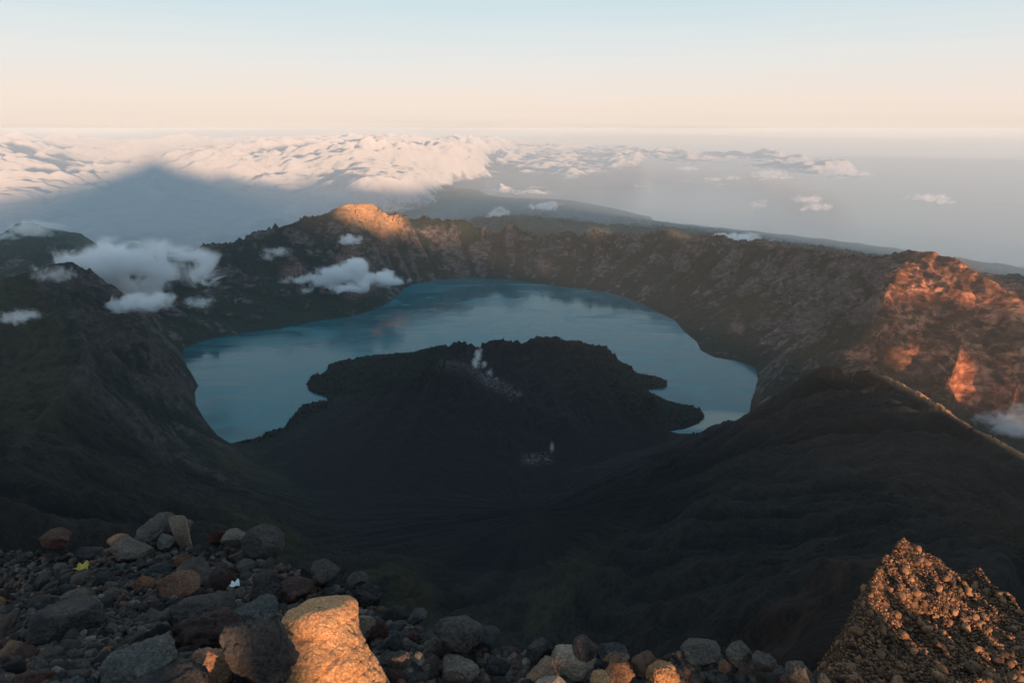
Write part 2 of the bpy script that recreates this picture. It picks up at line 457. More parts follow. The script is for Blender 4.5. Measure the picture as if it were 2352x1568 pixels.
# island slopes down to the coast, coast line by pixel
L([PZ(u, v, SEA_Z) for u, v in [(1500,508),(1600,518),(1700,528),(1900,550),(2100,577),(2250,600),(2400,622),(2700,700)]])
L([PY(*p) for p in [(1270,487,17000),(1330,492,17000),(1400,500,16500),(1550,517,16000),(1750,545,14500),(1950,575,13500),(2100,600,12500),(2300,640,11000),(2600,720,9000)]])
L([PY(*p) for p in [(300,600,14000),(700,560,14000),(1000,520,15000)]])
L([PZ(u, v, SEA_Z + 60) for u, v in [(0,430),(400,430),(800,430),(1100,440)]])
L([PY(*p) for p in [(940,432,40000),(1010,426,42000),(1060,432,42000),(1130,449,42000),(1180,452,43000),(1300,450,45000),(1360,452,45000)]])
L([PZ(u, v, SEA_Z - 30) for u, v in [(1380,458),(1330,462),(1420,480),(1480,495)]])
# the summit ridge the viewer stands on: it runs off to the left and right just behind the camera and shades all this
TS = math.tan(SUN_EL)
PROF = [(-9000,-1500),(-5600,-1010),(-3000,-800),(-1500,-560),(-600,-250),(-200,-90),(-50,-24),(-14,-8),(0,-2),(14,-12),(19,-14.5),(60,-38),(300,-165),(1000,-460),(2230,-780),(2290,-1100),(2500,-1350),(2815,-1420),(2920,-1420),
        (3000,-1060),(3640,-1000),(3700,-1520),(4250,-1520),(4310,-985),(4600,-960),(4811,-1010),(5029,-930),(5400,-1080),(5670,-1150),(6500,-1100),(9000,-1400)]
def profile(s): return np.interp(s, [p[0] for p in PROF], [p[1] for p in PROF])
def crest_pt(s):
    ca, sa = math.cos(SUN_AZ), math.sin(SUN_AZ)      # along = (sa, ca); across = (ca, -sa)
    if s > 0: dx, dy = 1.0, -0.1
    else: dx, dy = -1.0, -0.1
    d = s / (ca * dx - sa * dy)
    x, y = dx * d, dy * d
    al = sa * x + ca * y
    return (x, y, float(profile(s)) - al * TS)
L([crest_pt(s) for s in (16,30,60,150,300,600,1000,1600,2230,2290,2500,2815,2920,3000,3300,3640,3700,4000,4250,4310,4600,4811,5029,5400,5670,6500,9000)], 1)
L([crest_pt(-s) for s in (16,30,50,100,200,400,600,1000,1500,2200,3000,4200,5600,9000)], 1)
T.ring(14, [(-180,-.9),(-95,-.55),(-60,-.85),(-40,-1.0),(0,-1.3),(37,-1.25),(60,-.95),(92,-.66),(180,-.9)])
T.ring(100, [(-180,-.8),(-95,-.45),(-45,-.85),(0,-1.15),(25,-1.1),(45,-.95),(92,-.58),(180,-.8)])
T.ring(600, [(-180,-.7),(-95,-.42),(-45,-.72),(-20,-1.0),(0,-1.1),(20,-1.0),(36,-.74),(50,-.70),(92,-.50),(180,-.7)])
T.ring(60000, [(-180,-.0640),(180,-.0640)])
T.M[:, 0] = False
j0 = 0
for r_, q_ in ((14,-.9),(100,-.8),(600,-.7),(3000,-.6),(12000,-.3),(60000,-.064)):
    i_ = int(round(float(T.r_i(r_)))); T.Q[i_, 0] = q_; T.Q[i_, -1] = q_; T.M[i_, 0] = T.M[i_, -1] = True
T.solve()
w_ = sstep(96, 84, np.arange(T.nr))[:, None]; T.X = T.X * (1 - w_) + blur(T.X, 4, 2) * w_
UP = 2
q_f, fi_, fj_ = T.upsample(T.X, UP)
cm_f = T.upsample(np.clip(blur(T.C, 2, 2) * 6, 0, 1), UP)[0]
R_ = T.i_r(fi_)[:, None] * np.ones((1, len(fj_))); A_ = np.radians(T.i_az(fj_))[None] * np.ones((len(fi_), 1))
X_ = R_ * np.sin(A_); Y_ = R_ * np.cos(A_); Z_ = q_f * R_
lake_m = inside(X_, Y_, lake_poly)
_y = Y_ * CP - Z_ * SP; _u = np.where(_y > 1, 1176 + FPX * X_ / np.maximum(_y, 1), -9999); _v = np.where(_y > 1, 784 - FPX * (Y_ * SP + Z_ * CP) / np.maximum(_y, 1), -9999)
def pmask0(poly): return np.clip(blur((inside(_u, _v, poly) & (R_ > 3300)).astype(float), 8, 2), 0, 1)
lake_s = np.clip(blur(lake_m.astype(float), 4, 2), 0, 1)
# erosion gullies: radial round the lake on the caldera walls, down-slope elsewhere
cx, cyy = 0.0, 6000.0
dx_, dy_ = X_ - cx, Y_ - cyy
rc = np.hypot(dx_, dy_) + 1; wx = fbm2(X_ / 900, Y_ / 900, 3, 40) * 0.06
nx, ny = dx_ / rc + wx, dy_ / rc + wx
rad = ridged3(nx * 9, ny * 9, rc / 2600, 5, 3)
gen = ridged2(X_ / 700, Y_ / 700, 7, 11)
gen2 = ridged2(X_ / 160, Y_ / 160, 5, 21)
f5 = fbm2(X_ / 240, Y_ / 240, 6, 31)
wallw = sstep(2400, 3600, Y_) * (1 - sstep(9500, 12000, R_)) * (1 - sstep(4200, 6500, np.abs(X_)))
amp = np.interp(R_, [14, 60, 200, 900, 2500, 9000, 14000, 25000, 60000], [0.4, 2, 9, 36, 60, 80, 130, 60, 5])
hgt = np.clip((Z_ - LAKE_Z) / 420, 0.06, 1)
hgt = np.where(R_ > 9800, np.clip((Z_ - SEA_Z) / 1500, 0.0, 1), hgt)
flo = np.clip((Z_ - SEA_Z) / 300, 0, 1)
crg = pmask0([(1960,830),(2030,700),(2060,620),(2110,570),(2200,585),(2420,720),(2420,1000),(2200,940)])
ndx, ndy = X_ - 100, Y_ - 2750; nrc = np.hypot(ndx, ndy) + 1
rad2 = ridged3(ndx / nrc * 6 + wx * 9, ndy / nrc * 6 + wx * 9, nrc / 1300, 6, 83, .55)
nearw = sstep(3900, 3000, Y_) * sstep(250, 900, R_) * (1 - wallw)
gen = gen * (1 - .75 * nearw) + .6 * .75 * nearw
dz = (nearw * (rad2 - .62) * 150 + crg * ((ridged2(X_ / 260 + 3, Y_ / 260, 6, 61) - .6) * 58 + (ridged2(X_ / 90, Y_ / 90, 4, 65) - .6) * 12) + (1 - .65 * crg) * (wallw * (ridged2(X_ / 110, Y_ / 110, 5, 67) - .6) * 45 + wallw * (rad - .62) * 250 * (1 - .5 * crg) + (1 - wallw) * (gen - .6) * 1.3 * amp + (gen2 - .6) * amp * .42 + f5 * amp * .30))
Zt = Z_ + dz * hgt * (1 - np.where(Y_ < 3150, .80, np.where(wallw > .5, np.where(X_ < -500, .8, .4), .72)) * cm_f) * flo
# lake bed
sh = np.clip(lake_s * 2.2, 0, 1)
Zt = np.where(lake_m, np.minimum(Zt, LAKE_Z - 6 - 60 * np.clip((lake_s - .5) * 2, 0, 1)), np.maximum(Zt, np.where((R_ > 3500) & (R_ < 8600) & (Z_ > LAKE_Z - 60), LAKE_Z + 3.0, -1e9)))
Zt = np.where(T.upsample(T.X * 0 + 1, UP)[0] > 0, Zt, Zt)
# keep the summit slope clear of the view right under the viewer
Zt = np.where(R_ < 60, np.minimum(Zt, Z_ + .5), Zt)
# material masks (ground colours, plus painted shade and sun tints)
def pmask(polys, soft=6):
    m = np.zeros(X_.shape)
    for poly in polys:
        m = np.maximum(m, inside(UU, VV, poly).astype(float))
    return np.clip(blur(m, soft, 2), 0, 1)
yy_ = Y_ * CP - Zt * SP; UU = np.where(yy_ > 1, 1176 + FPX * X_ / np.maximum(yy_, 1), -9999); VV = np.where(yy_ > 1, 784 - FPX * (Y_ * SP + Zt * CP) / np.maximum(yy_, 1), -9999)
side = X_ - np.interp(Y_, [700, 1380, 1650, 2000, 2400, 2700, 3100, 3500, 3950, 5000], [-1400, -1190, -1330, -1420, -1620, -1820, -2060, -2360, -2700, -3560])
grass = sstep(60, -120, side) * (Y_ > 900) * (Y_ < 5200)
grass = np.maximum(grass, pmask([[(480,1020),(560,1045),(660,1090),(670,1115),(600,1110),(520,1080)], [(480,1160),(600,1180),(690,1230),(700,1280),(600,1260)], [(800,1330),(900,1285),(960,1300),(1010,1380),(1000,1420),(850,1400)],
                                 [(1640,700),(1740,690),(1800,700),(1780,720),(1660,722)], [(1220,1330),(1400,1180),(1520,1090),(1480,1200),(1340,1330),(1260,1440),(1200,1470)]]))
fore = pmask([[(700,900),(706,870),(790,822),(1000,800),(1020,850),(900,885),(800,900),(750,905)], [(1400,830),(1480,850),(1535,875),(1610,935),(1620,965),(1500,970),(1420,900)]])
lava = pmask([[(1005,830),(1060,832),(1065,842),(1030,848),(1000,840)], [(1065,838),(1090,842),(1130,860),(1190,895),(1205,905),(1180,915),(1120,890),(1080,860)], [(1200,1045),(1265,1040),(1270,1060),(1200,1066)]], 3)
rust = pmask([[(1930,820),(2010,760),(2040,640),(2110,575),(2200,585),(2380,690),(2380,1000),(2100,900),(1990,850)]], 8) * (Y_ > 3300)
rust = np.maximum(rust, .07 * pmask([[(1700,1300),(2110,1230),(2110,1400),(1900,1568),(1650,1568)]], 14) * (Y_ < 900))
dusk = np.maximum.reduce([.62 * sstep(-700, -1300, X_) * sstep(5400, 4600, Y_), sstep(3300, 2700, Y_ + .25 * np.abs(X_)), inside(UU, VV, [(1300,1095),(1500,1036),(1640,988),(1700,960),(1850,858),(1930,836),(2000,840),(2150,926),(2352,1046),(2500,1200),(1300,1300)]) & (Y_ < 3400)])  # painted shade: darkens the near slopes and the ridge on the right
sun_tint = pmask([[(765,490),(800,462),(850,460),(920,490),(930,530),(880,545),(820,520)], [(1350,540),(1352,528),(1400,526),(1400,540)], [(1535,545),(1540,528),(1620,556)]], 4)  # orange brightness painted where the low sun strikes the crests
sun_tint = np.maximum(sun_tint, pmask([[(1985,836),(2100,884),(2250,972),(2400,1062),(2400,1080),(2250,992),(2100,902),(1985,843)]], 1) * (Y_ < 3100))
pink = pmask([[(640,620),(690,600),(700,640),(650,650)], [(765,600),(800,560),(870,640),(900,650),(800,690)], [(1235,600),(1265,600),(1262,628),(1240,625)], [(1678,735),(1705,740),(1700,765),(1680,755)]], 4)  # third patch paints the warm sun spot on the far wall
rib = np.where(wallw > .3, rad * .7 + .3 * ridged2(X_ / 110, Y_ / 110, 4, 67), gen * .55 + gen2 * .45)
rib = rib * (1 - nearw) + rad2 * nearw
rib = np.clip((rib - np.percentile(rib, 5)) / (np.percentile(rib, 97) - np.percentile(rib, 5)), 0, 1)
attrs = dict(rib=rib.ravel(), grass=grass.ravel(), forest=fore.ravel(), lava=lava.ravel(), rust=rust.ravel(), pink=pink.ravel(), sun_tint=sun_tint.ravel(), near=dusk.astype(float).ravel())

def terrain_material():
    m = NT('mountain_ground')
    geo = m.n('ShaderNodeNewGeometry'); pos = geo.outputs['Position']
    sep = m.n('ShaderNodeSeparateXYZ', i_0=geo.outputs['Normal'])
    mp = m.n('ShaderNodeMapping', i_0=pos); mp.inputs['Scale'].default_value = (1, 1, 2.2)
    n1 = m.noise(mp.outputs[0], 0.012, 8, 0.62, 0.4); n2 = m.noise(mp.outputs[0], 0.0035, 6, 0.55); n3 = m.noise(mp.outputs[0], 0.05, 7, 0.68); n5 = m.noise(mp.outputs[0], 0.028, 8, 0.7, .3); n6 = m.noise(pos, 0.16, 7, 0.7, .4)
    st = m.n('ShaderNodeMapping', i_0=pos); st.inputs['Scale'].default_value = (.12, .12, 4)
    n4 = m.noise(st.outputs[0], 0.012, 5, 0.6, 0.6)
    rock = m.ramp(n1, [(.30, (.028, .025, .027)), (.46, (.070, .058, .058)), (.58, (.125, .102, .096)), (.75, (.20, .165, .155))])
    strata = m.ramp(n4, [(.45, 0.0), (.62, .55), (.7, 0.0)])
    rock = m.mix(strata, rock, (.12, .085, .078))
    rock = m.mix(1.0, rock, m.ramp(n5, [(.32, .35), (.5, 1.0), (.66, 1.7)]), 'MULTIPLY')
    shrub = m.ramp(n3, [(.35, (.008, .014, .013)), (.5, (.016, .026, .019)), (.68, (.034, .042, .026))])
    slope = m.math('SUBTRACT', sep.outputs[2], .62)
    veg = m.math('ADD', m.math('MULTIPLY', slope, 2.6), m.math('MULTIPLY', m.math('SUBTRACT', n2, .46), 5.0))
    veg = m.math('ADD', veg, m.math('MULTIPLY', m.math('SUBTRACT', n1, .5), -3.0))
    veg = m.math('ADD', veg, m.math('MULTIPLY', m.math('SUBTRACT', m.attr('rib').outputs['Fac'], .55), -2.6))
    veg = m.math('ADD', veg, .58, True)
    col = m.mix(veg, rock, shrub)
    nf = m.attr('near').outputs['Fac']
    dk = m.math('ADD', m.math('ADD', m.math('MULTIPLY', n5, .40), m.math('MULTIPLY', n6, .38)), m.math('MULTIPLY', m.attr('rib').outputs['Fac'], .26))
    col = m.mix(m.math('MULTIPLY', nf, .95), col, m.ramp(dk, [(.34, (.0015, .0025, .0045)), (.46, (.0055, .0065, .008)), (.54, (.011, .0115, .0105)), (.64, (.024, .0225, .020))]))  # deep shade put into the colour of the near slopes
    gr = m.ramp(n1, [(.3, (.022, .024, .014)), (.55, (.048, .044, .022)), (.75, (.075, .062, .034))])
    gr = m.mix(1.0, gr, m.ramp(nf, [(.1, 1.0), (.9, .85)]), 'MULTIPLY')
    ga = m.math('MULTIPLY', m.attr('grass').outputs['Fac'], m.ramp(n1, [(.30, 0.2), (.45, 1.0)]))
    col = m.mix(ga, col, gr)
    fo = m.ramp(n3, [(.35, (.006, .010, .010)), (.62, (.018, .024, .020))])
    col = m.mix(m.math('MULTIPLY', m.attr('forest').outputs['Fac'], .9), col, fo)
    # young volcanic ground in the middle of the caldera is almost black
    sp = m.n('ShaderNodeSeparateXYZ', i_0=pos)
    dx = m.math('SUBTRACT', sp.outputs[0], 150); dy = m.math('SUBTRACT', sp.outputs[1], 3650)
    dd = m.math('SQRT', m.math('ADD', m.math('MULTIPLY', dx, dx), m.math('MULTIPLY', dy, dy)))
    blk = m.math('MULTIPLY', m.ramp(m.math('DIVIDE', dd, 3000), [(.40, 1.0), (.60, 0.0)]), m.ramp(m.math('DIVIDE', m.math('ADD', sp.outputs[2], 1900), 800), [(.0, 1.0), (.62, 1.0), (.8, 0.0)]))
    col = m.mix(blk, col, m.ramp(n3, [(.35, (.0025, .003, .005)), (.7, (.008, .008, .011))]))
    # bluish haze painted into the ground colour of the far lowlands and hills
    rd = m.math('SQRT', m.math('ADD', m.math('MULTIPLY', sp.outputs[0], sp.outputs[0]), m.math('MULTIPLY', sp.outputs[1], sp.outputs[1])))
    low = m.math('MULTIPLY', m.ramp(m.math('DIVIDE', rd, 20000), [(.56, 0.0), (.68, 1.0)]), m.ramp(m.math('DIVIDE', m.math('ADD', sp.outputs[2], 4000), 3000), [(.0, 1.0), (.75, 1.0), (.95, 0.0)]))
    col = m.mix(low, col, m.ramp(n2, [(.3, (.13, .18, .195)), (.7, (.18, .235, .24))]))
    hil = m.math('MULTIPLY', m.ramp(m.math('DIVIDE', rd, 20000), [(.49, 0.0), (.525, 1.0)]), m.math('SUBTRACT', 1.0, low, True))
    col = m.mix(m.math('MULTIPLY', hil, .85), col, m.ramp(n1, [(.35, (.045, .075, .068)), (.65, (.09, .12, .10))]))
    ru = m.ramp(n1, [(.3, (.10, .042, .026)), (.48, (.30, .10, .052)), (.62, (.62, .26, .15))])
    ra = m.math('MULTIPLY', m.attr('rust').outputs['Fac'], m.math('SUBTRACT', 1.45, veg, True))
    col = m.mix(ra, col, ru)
    col = m.mix(m.math('MULTIPLY', m.attr('sun_tint').outputs['Fac'], .85), col, m.ramp(n1, [(.3, (.30, .15, .07)), (.5, (.52, .28, .14)), (.7, (.60, .34, .18))]))  # sunlight tone painted on the crest patches
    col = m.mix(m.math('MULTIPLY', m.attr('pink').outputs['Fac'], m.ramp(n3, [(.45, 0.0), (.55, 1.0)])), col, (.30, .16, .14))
    col = m.mix(m.math('MULTIPLY', m.attr('lava').outputs['Fac'], m.ramp(n3, [(.46, 0.0), (.62, .8)])), col, (.20, .16, .17))
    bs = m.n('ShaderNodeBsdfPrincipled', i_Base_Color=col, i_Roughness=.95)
    bs.inputs['Specular IOR Level'].default_value = .12
    h = m.math('ADD', m.math('MULTIPLY', n1, 1.0), m.math('ADD', m.math('MULTIPLY', n3, .6), m.math('ADD', m.math('MULTIPLY', n5, .8), m.math('MULTIPLY', n6, .22))))
    bp = m.n('ShaderNodeBump', i_Height=h); bp.inputs['Strength'].default_value = 1.0; bp.inputs['Distance'].default_value = 22
    m.l(bp.outputs[0], bs.inputs['Normal'])
    m.l(bs.outputs[0], m.out.inputs[0])
    return m.m
MT = terrain_material()
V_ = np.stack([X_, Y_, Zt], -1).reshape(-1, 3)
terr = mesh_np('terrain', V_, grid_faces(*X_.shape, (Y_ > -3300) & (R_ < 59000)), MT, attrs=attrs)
tag(terr, 'dark volcanic caldera with its steep rim walls, central cone and outer slopes', None, None, 'structure')

def ground_z(x, y):
    r = np.hypot(x, y); az = np.degrees(np.arctan2(x, y))
    return bil(Zt, T.r_i(r) * UP, T.az_i(az) * UP)

# ------------------------------------------------------------------ lake and sea
def water_material(name, base, rough, streak, bump=3):
    m = NT(name)
    pos = m.n('ShaderNodeNewGeometry').outputs['Position']
    mp = m.n('ShaderNodeMapping', i_0=pos); mp.inputs['Scale'].default_value = (1, 2.2, 1); mp.inputs['Rotation'].default_value = (0, 0, .35)
    n1 = m.noise(mp.outputs[0], 0.0011, 7, 0.6, 1.2)
    n2 = m.noise(mp.outputs[0], 0.006, 5, 0.6, 0.5)
    f = m.ramp(n1, [(.40, 0.0), (.52, .35), (.62, 1.0)])
    col = m.mix(f, base, tuple(min(1, c * streak) for c in base))
    if bump:
        bx_, by_, _ = PZ(1655, 968, LAKE_Z)
        d_ = m.n('ShaderNodeVectorMath', operation='SUBTRACT'); m.l(pos, d_.inputs[0]); d_.inputs[1].default_value = (bx_, by_, LAKE_Z)
        e_ = m.n('ShaderNodeVectorMath', operation='DIVIDE'); m.l(d_.outputs[0], e_.inputs[0]); e_.inputs[1].default_value = (330, 190, 100)
        l_ = m.n('ShaderNodeVectorMath', operation='LENGTH'); m.l(e_.outputs[0], l_.inputs[0])
        sh_ = m.ramp(m.math('ADD', l_.outputs[1], m.math('MULTIPLY', m.math('SUBTRACT', n2, .5), .5)), [(.55, .8), (.85, .35), (1.0, 0.0)])
        col = m.mix(sh_, col, (.24, .25, .20))
    bs = m.n('ShaderNodeBsdfPrincipled', i_Base_Color=col, i_Roughness=rough)
    bs.inputs['IOR'].default_value = 1.26
    if bump: m.l(m.math('ADD', rough, m.math('MULTIPLY', f, .20)), bs.inputs['Roughness'])
    bp = m.n('ShaderNodeBump', i_Height=n2); bp.inputs['Strength'].default_value = .25; bp.inputs['Distance'].default_value = bump
    m.l(bp.outputs[0], bs.inputs['Normal'])
    m.l(bs.outputs[0], m.out.inputs[0])
    return m.m
lw = 3600
lake = mesh_np('lake', [(-lw, 3000, LAKE_Z), (lw, 3000, LAKE_Z), (lw, 9300, LAKE_Z), (-lw, 9300, LAKE_Z)], [(0, 1, 2, 3)], water_material('lake_water', (.003, .076, .096), .07, 1.6), smooth=False)
tag(lake, 'teal crater lake lying in the bottom of the caldera', None, None, 'structure')
n = 96
an = np.linspace(0, 2 * math.pi, n, endpoint=False)
SV = np.r_[[(0, -3400, SEA_Z)], np.c_[np.sin(an - math.pi / 2) * 112000, np.maximum(np.cos(an - math.pi / 2), 0) * 112000 - 3400, np.full(n, SEA_Z)]]
sea = mesh_np('sea', SV, [(0, 1 + (k + 1) % n, 1 + k) for k in range(n // 2)], water_material('sea_water', (.13, .20, .235), .25, 1.0, .0), smooth=False)  # paleness of the haze is put into the base colour
tag(sea, 'pale hazy sea beyond the island coast', None, None, 'structure')
#@@CLOUDS
# ------------------------------------------------------------------ sea of clouds
def cloud_surface():
    m = NT('cloud_bank_vapour')
    pos = m.n('ShaderNodeNewGeometry').outputs['Position']
    n1 = m.noise(pos, 0.0016, 8, 0.66); th = m.attr('th').outputs['Fac']
    d = m.n('ShaderNodeBsdfDiffuse'); d.inputs['Color'].default_value = (.80, .81, .84, 1); d.inputs['Roughness'].default_value = 1
    bp = m.n('ShaderNodeBump', i_Height=n1); bp.inputs['Strength'].default_value = .12; bp.inputs['Distance'].default_value = 120
    m.l(bp.outputs[0], d.inputs['Normal'])
    t = m.n('ShaderNodeBsdfTranslucent'); t.inputs['Color'].default_value = (.86, .87, .90, 1)
    m.l(bp.outputs[0], t.inputs['Normal'])
    x = m.n('ShaderNodeMixShader'); x.inputs[0].default_value = .58
    m.l(d.outputs[0], x.inputs[1]); m.l(t.outputs[0], x.inputs[2])
    a = m.math('ADD', th, m.math('MULTIPLY', m.math('SUBTRACT', n1, .5), 1.6))
    a = m.ramp(a, [(.08, 0.0), (.55, 1.0)])
    tr = m.n('ShaderNodeBsdfTransparent'); y = m.n('ShaderNodeMixShader', i_0=a)
    m.l(tr.outputs[0], y.inputs[1]); m.l(x.outputs[0], y.inputs[2]); m.l(y.outputs[0], m.out.inputs[0])
    return m.m
MCL = cloud_surface()
DZ = -2050.0
nr, nc = 980, 1050
r1 = np.exp(np.linspace(math.log(9300), math.log(105000), nr)); a1 = np.radians(np.linspace(-43, 31, nc))
CR, CA = np.meshgrid(r1, a1, indexing='ij')
CXx, CYy = CR * np.sin(CA), CR * np.cos(CA)
yy = CYy * CP - DZ * SP; CU = 1176 + FPX * CXx / yy; CV = 784 - FPX * (CYy * SP + DZ * CP) / yy
def soft(poly, ns):
    m_ = inside(CU, CV, poly).astype(float)
    return np.clip(blur(m_, ns, 2), 0, 1)
cov = soft([(-400,318),(1200,322),(1180,345),(1110,352),(1105,392),(1060,398),(1000,420),(985,455),(930,470),(800,475),(700,520),(600,560),(480,640),(-400,700)], 40)
cov = np.maximum(cov, .50 * soft([(1100,330),(1500,336),(1490,368),(1400,385),(1330,400),(1220,392),(1110,370)], 10))
cov = np.maximum(cov, .46 * soft([(1480,342),(1750,350),(1960,372),(2010,400),(1900,398),(1780,380),(1500,362)], 6))
cov = np.maximum(cov, .38 * soft([(1130,415),(1290,412),(1290,430),(1130,432)], 5))
cov = np.maximum(cov, .36 * soft([(1440,402),(1830,395),(1830,412),(1440,416)], 5))
cov = np.maximum(cov, .30 * soft([(-400,300),(2352,318),(2352,332),(-400,324)], 4))
wxx = fbm2(CXx / 3000, CYy / 3000, 4, 60) * .55; wyy = fbm2(CXx / 3000 + 9, CYy / 3000 + 4, 4, 70) * .55
puff = sstep(17000, 24000, CR)                       # near the rim the layer is smooth stratus, farther out it billows
puff = np.clip(puff + .8 * soft([(700,350),(1110,340),(1110,400),(1000,470),(860,470),(700,440)], 12) + .5 * soft([(-200,330),(140,330),(150,420),(-200,440)], 12), 0, 1)
puff = np.maximum(puff, .38)
d0 = worley_dome(CXx / 5200 + wxx, CYy / 5200 + wyy, 1); d1 = worley_dome(CXx / 2300 + wxx * 1.3, CYy / 2300 + wyy * 1.3, 2)
d2 = worley_dome(CXx / 900 + wxx * 2, CYy / 900 + wyy * 2, 3); d3 = worley_dome(CXx / 360 + wxx * 4, CYy / 360 + wyy * 4, 4)
f0 = fbm2(CXx / 9000, CYy / 9000, 5, 80); f1 = fbm2(CXx / 2500, CYy / 2500, 6, 90); f2 = fbm2(CXx / 1400, CYy / 2600, 6, 95)
fz = fbm2(CXx / 500, CYy / 500, 5, 120)
fy = np.abs(fbm2(CXx / 1300 + 5, CYy / 1300, 5, 130)); bill = (d0 * 620 + d1 * 560 + d2 * 230 + d3 * 80 + fz * 160 + fy * 230)
bill = bill * (.55 + .8 * np.clip(f0 + .35, 0, 1))
strat = 250 + f1 * 210 + f2 * 130 + d1 * 60 + d2 * 30
th = cov * 2.1 + f0 * .6 + f1 * .8 - .72
tower = soft([(700,352),(900,335),(1060,345),(1070,385),(960,400),(900,440),(800,430),(720,400)], 26) + .7 * soft([(-100,340),(60,340),(140,370),(140,400),(-100,420)], 8) + .6 * soft([(130,335),(240,335),(250,355),(130,355)], 4)
bill = bill * (1 + .2 * sstep(22000, 32000, CR))
H = (bill * puff + strat * (1 - puff)) * np.clip(th * 1.5, 0, 1) ** .6 + tower * 380 * np.clip(d0 + d1 * .5, 0, 1)
H = H * sstep(-.05, .8, th)
H = blur(H, 1, 2)
H = H * (1 - .55 * sstep(1120, 1220, CU))
cb = mesh_np('cloud_bank', np.stack([CXx, CYy, DZ - 260 + H], -1).reshape(-1, 3), grid_faces(nr, nc, th > -.02), MCL, attrs=dict(th=np.clip(th * 1.5, 0, 1).ravel()))
tag(cb, 'sea of sunlit cumulus and shaded stratus spreading to the horizon behind the left rim', None, None, 'stuff')

# opaque lump added out of view to block sun on the right hand mountain
_D, _F = None, None
def lump_blocker(s0, t0, al, rx, rz, label):
    import bmesh
    bm = bmesh.new(); bmesh.ops.create_icosphere(bm, subdivisions=5, radius=1); V = np.array([v.co[:] for v in bm.verts]); F = np.array([[v.index for v in f.verts] for f in bm.faces]); bm.free()
    r = 1 + .25 * ridged3(V[:, 0] * 2.2, V[:, 1] * 2.2, V[:, 2] * 2.2, 4, 71) - .12
    ca_, sa_ = math.cos(SUN_AZ), math.sin(SUN_AZ)
    V = V * r[:, None] * (rx, rx * .8, rz)
    V = np.stack([ca_ * V[:, 0] + sa_ * V[:, 1], -sa_ * V[:, 0] + ca_ * V[:, 1], V[:, 2]], -1)
    mm = NT('opaque_blocker'); d = mm.n('ShaderNodeBsdfDiffuse'); d.inputs[0].default_value = (.9, .9, .92, 1); mm.l(d.outputs[0], mm.out.inputs[0])
    o = mesh_np('cloud', V, F, mm.m); o.location = (ca_ * s0 + sa_ * al, -sa_ * s0 + ca_ * al, t0 - al * TS)  # no real cloud: added opaque lump out of view that blocks sun
    return tag(o, label, 'cloud')
lump_blocker(3975, -1080, -2400, 400, 150, 'added opaque lump beyond the right edge, blocking sun from part of the right hand mountain')

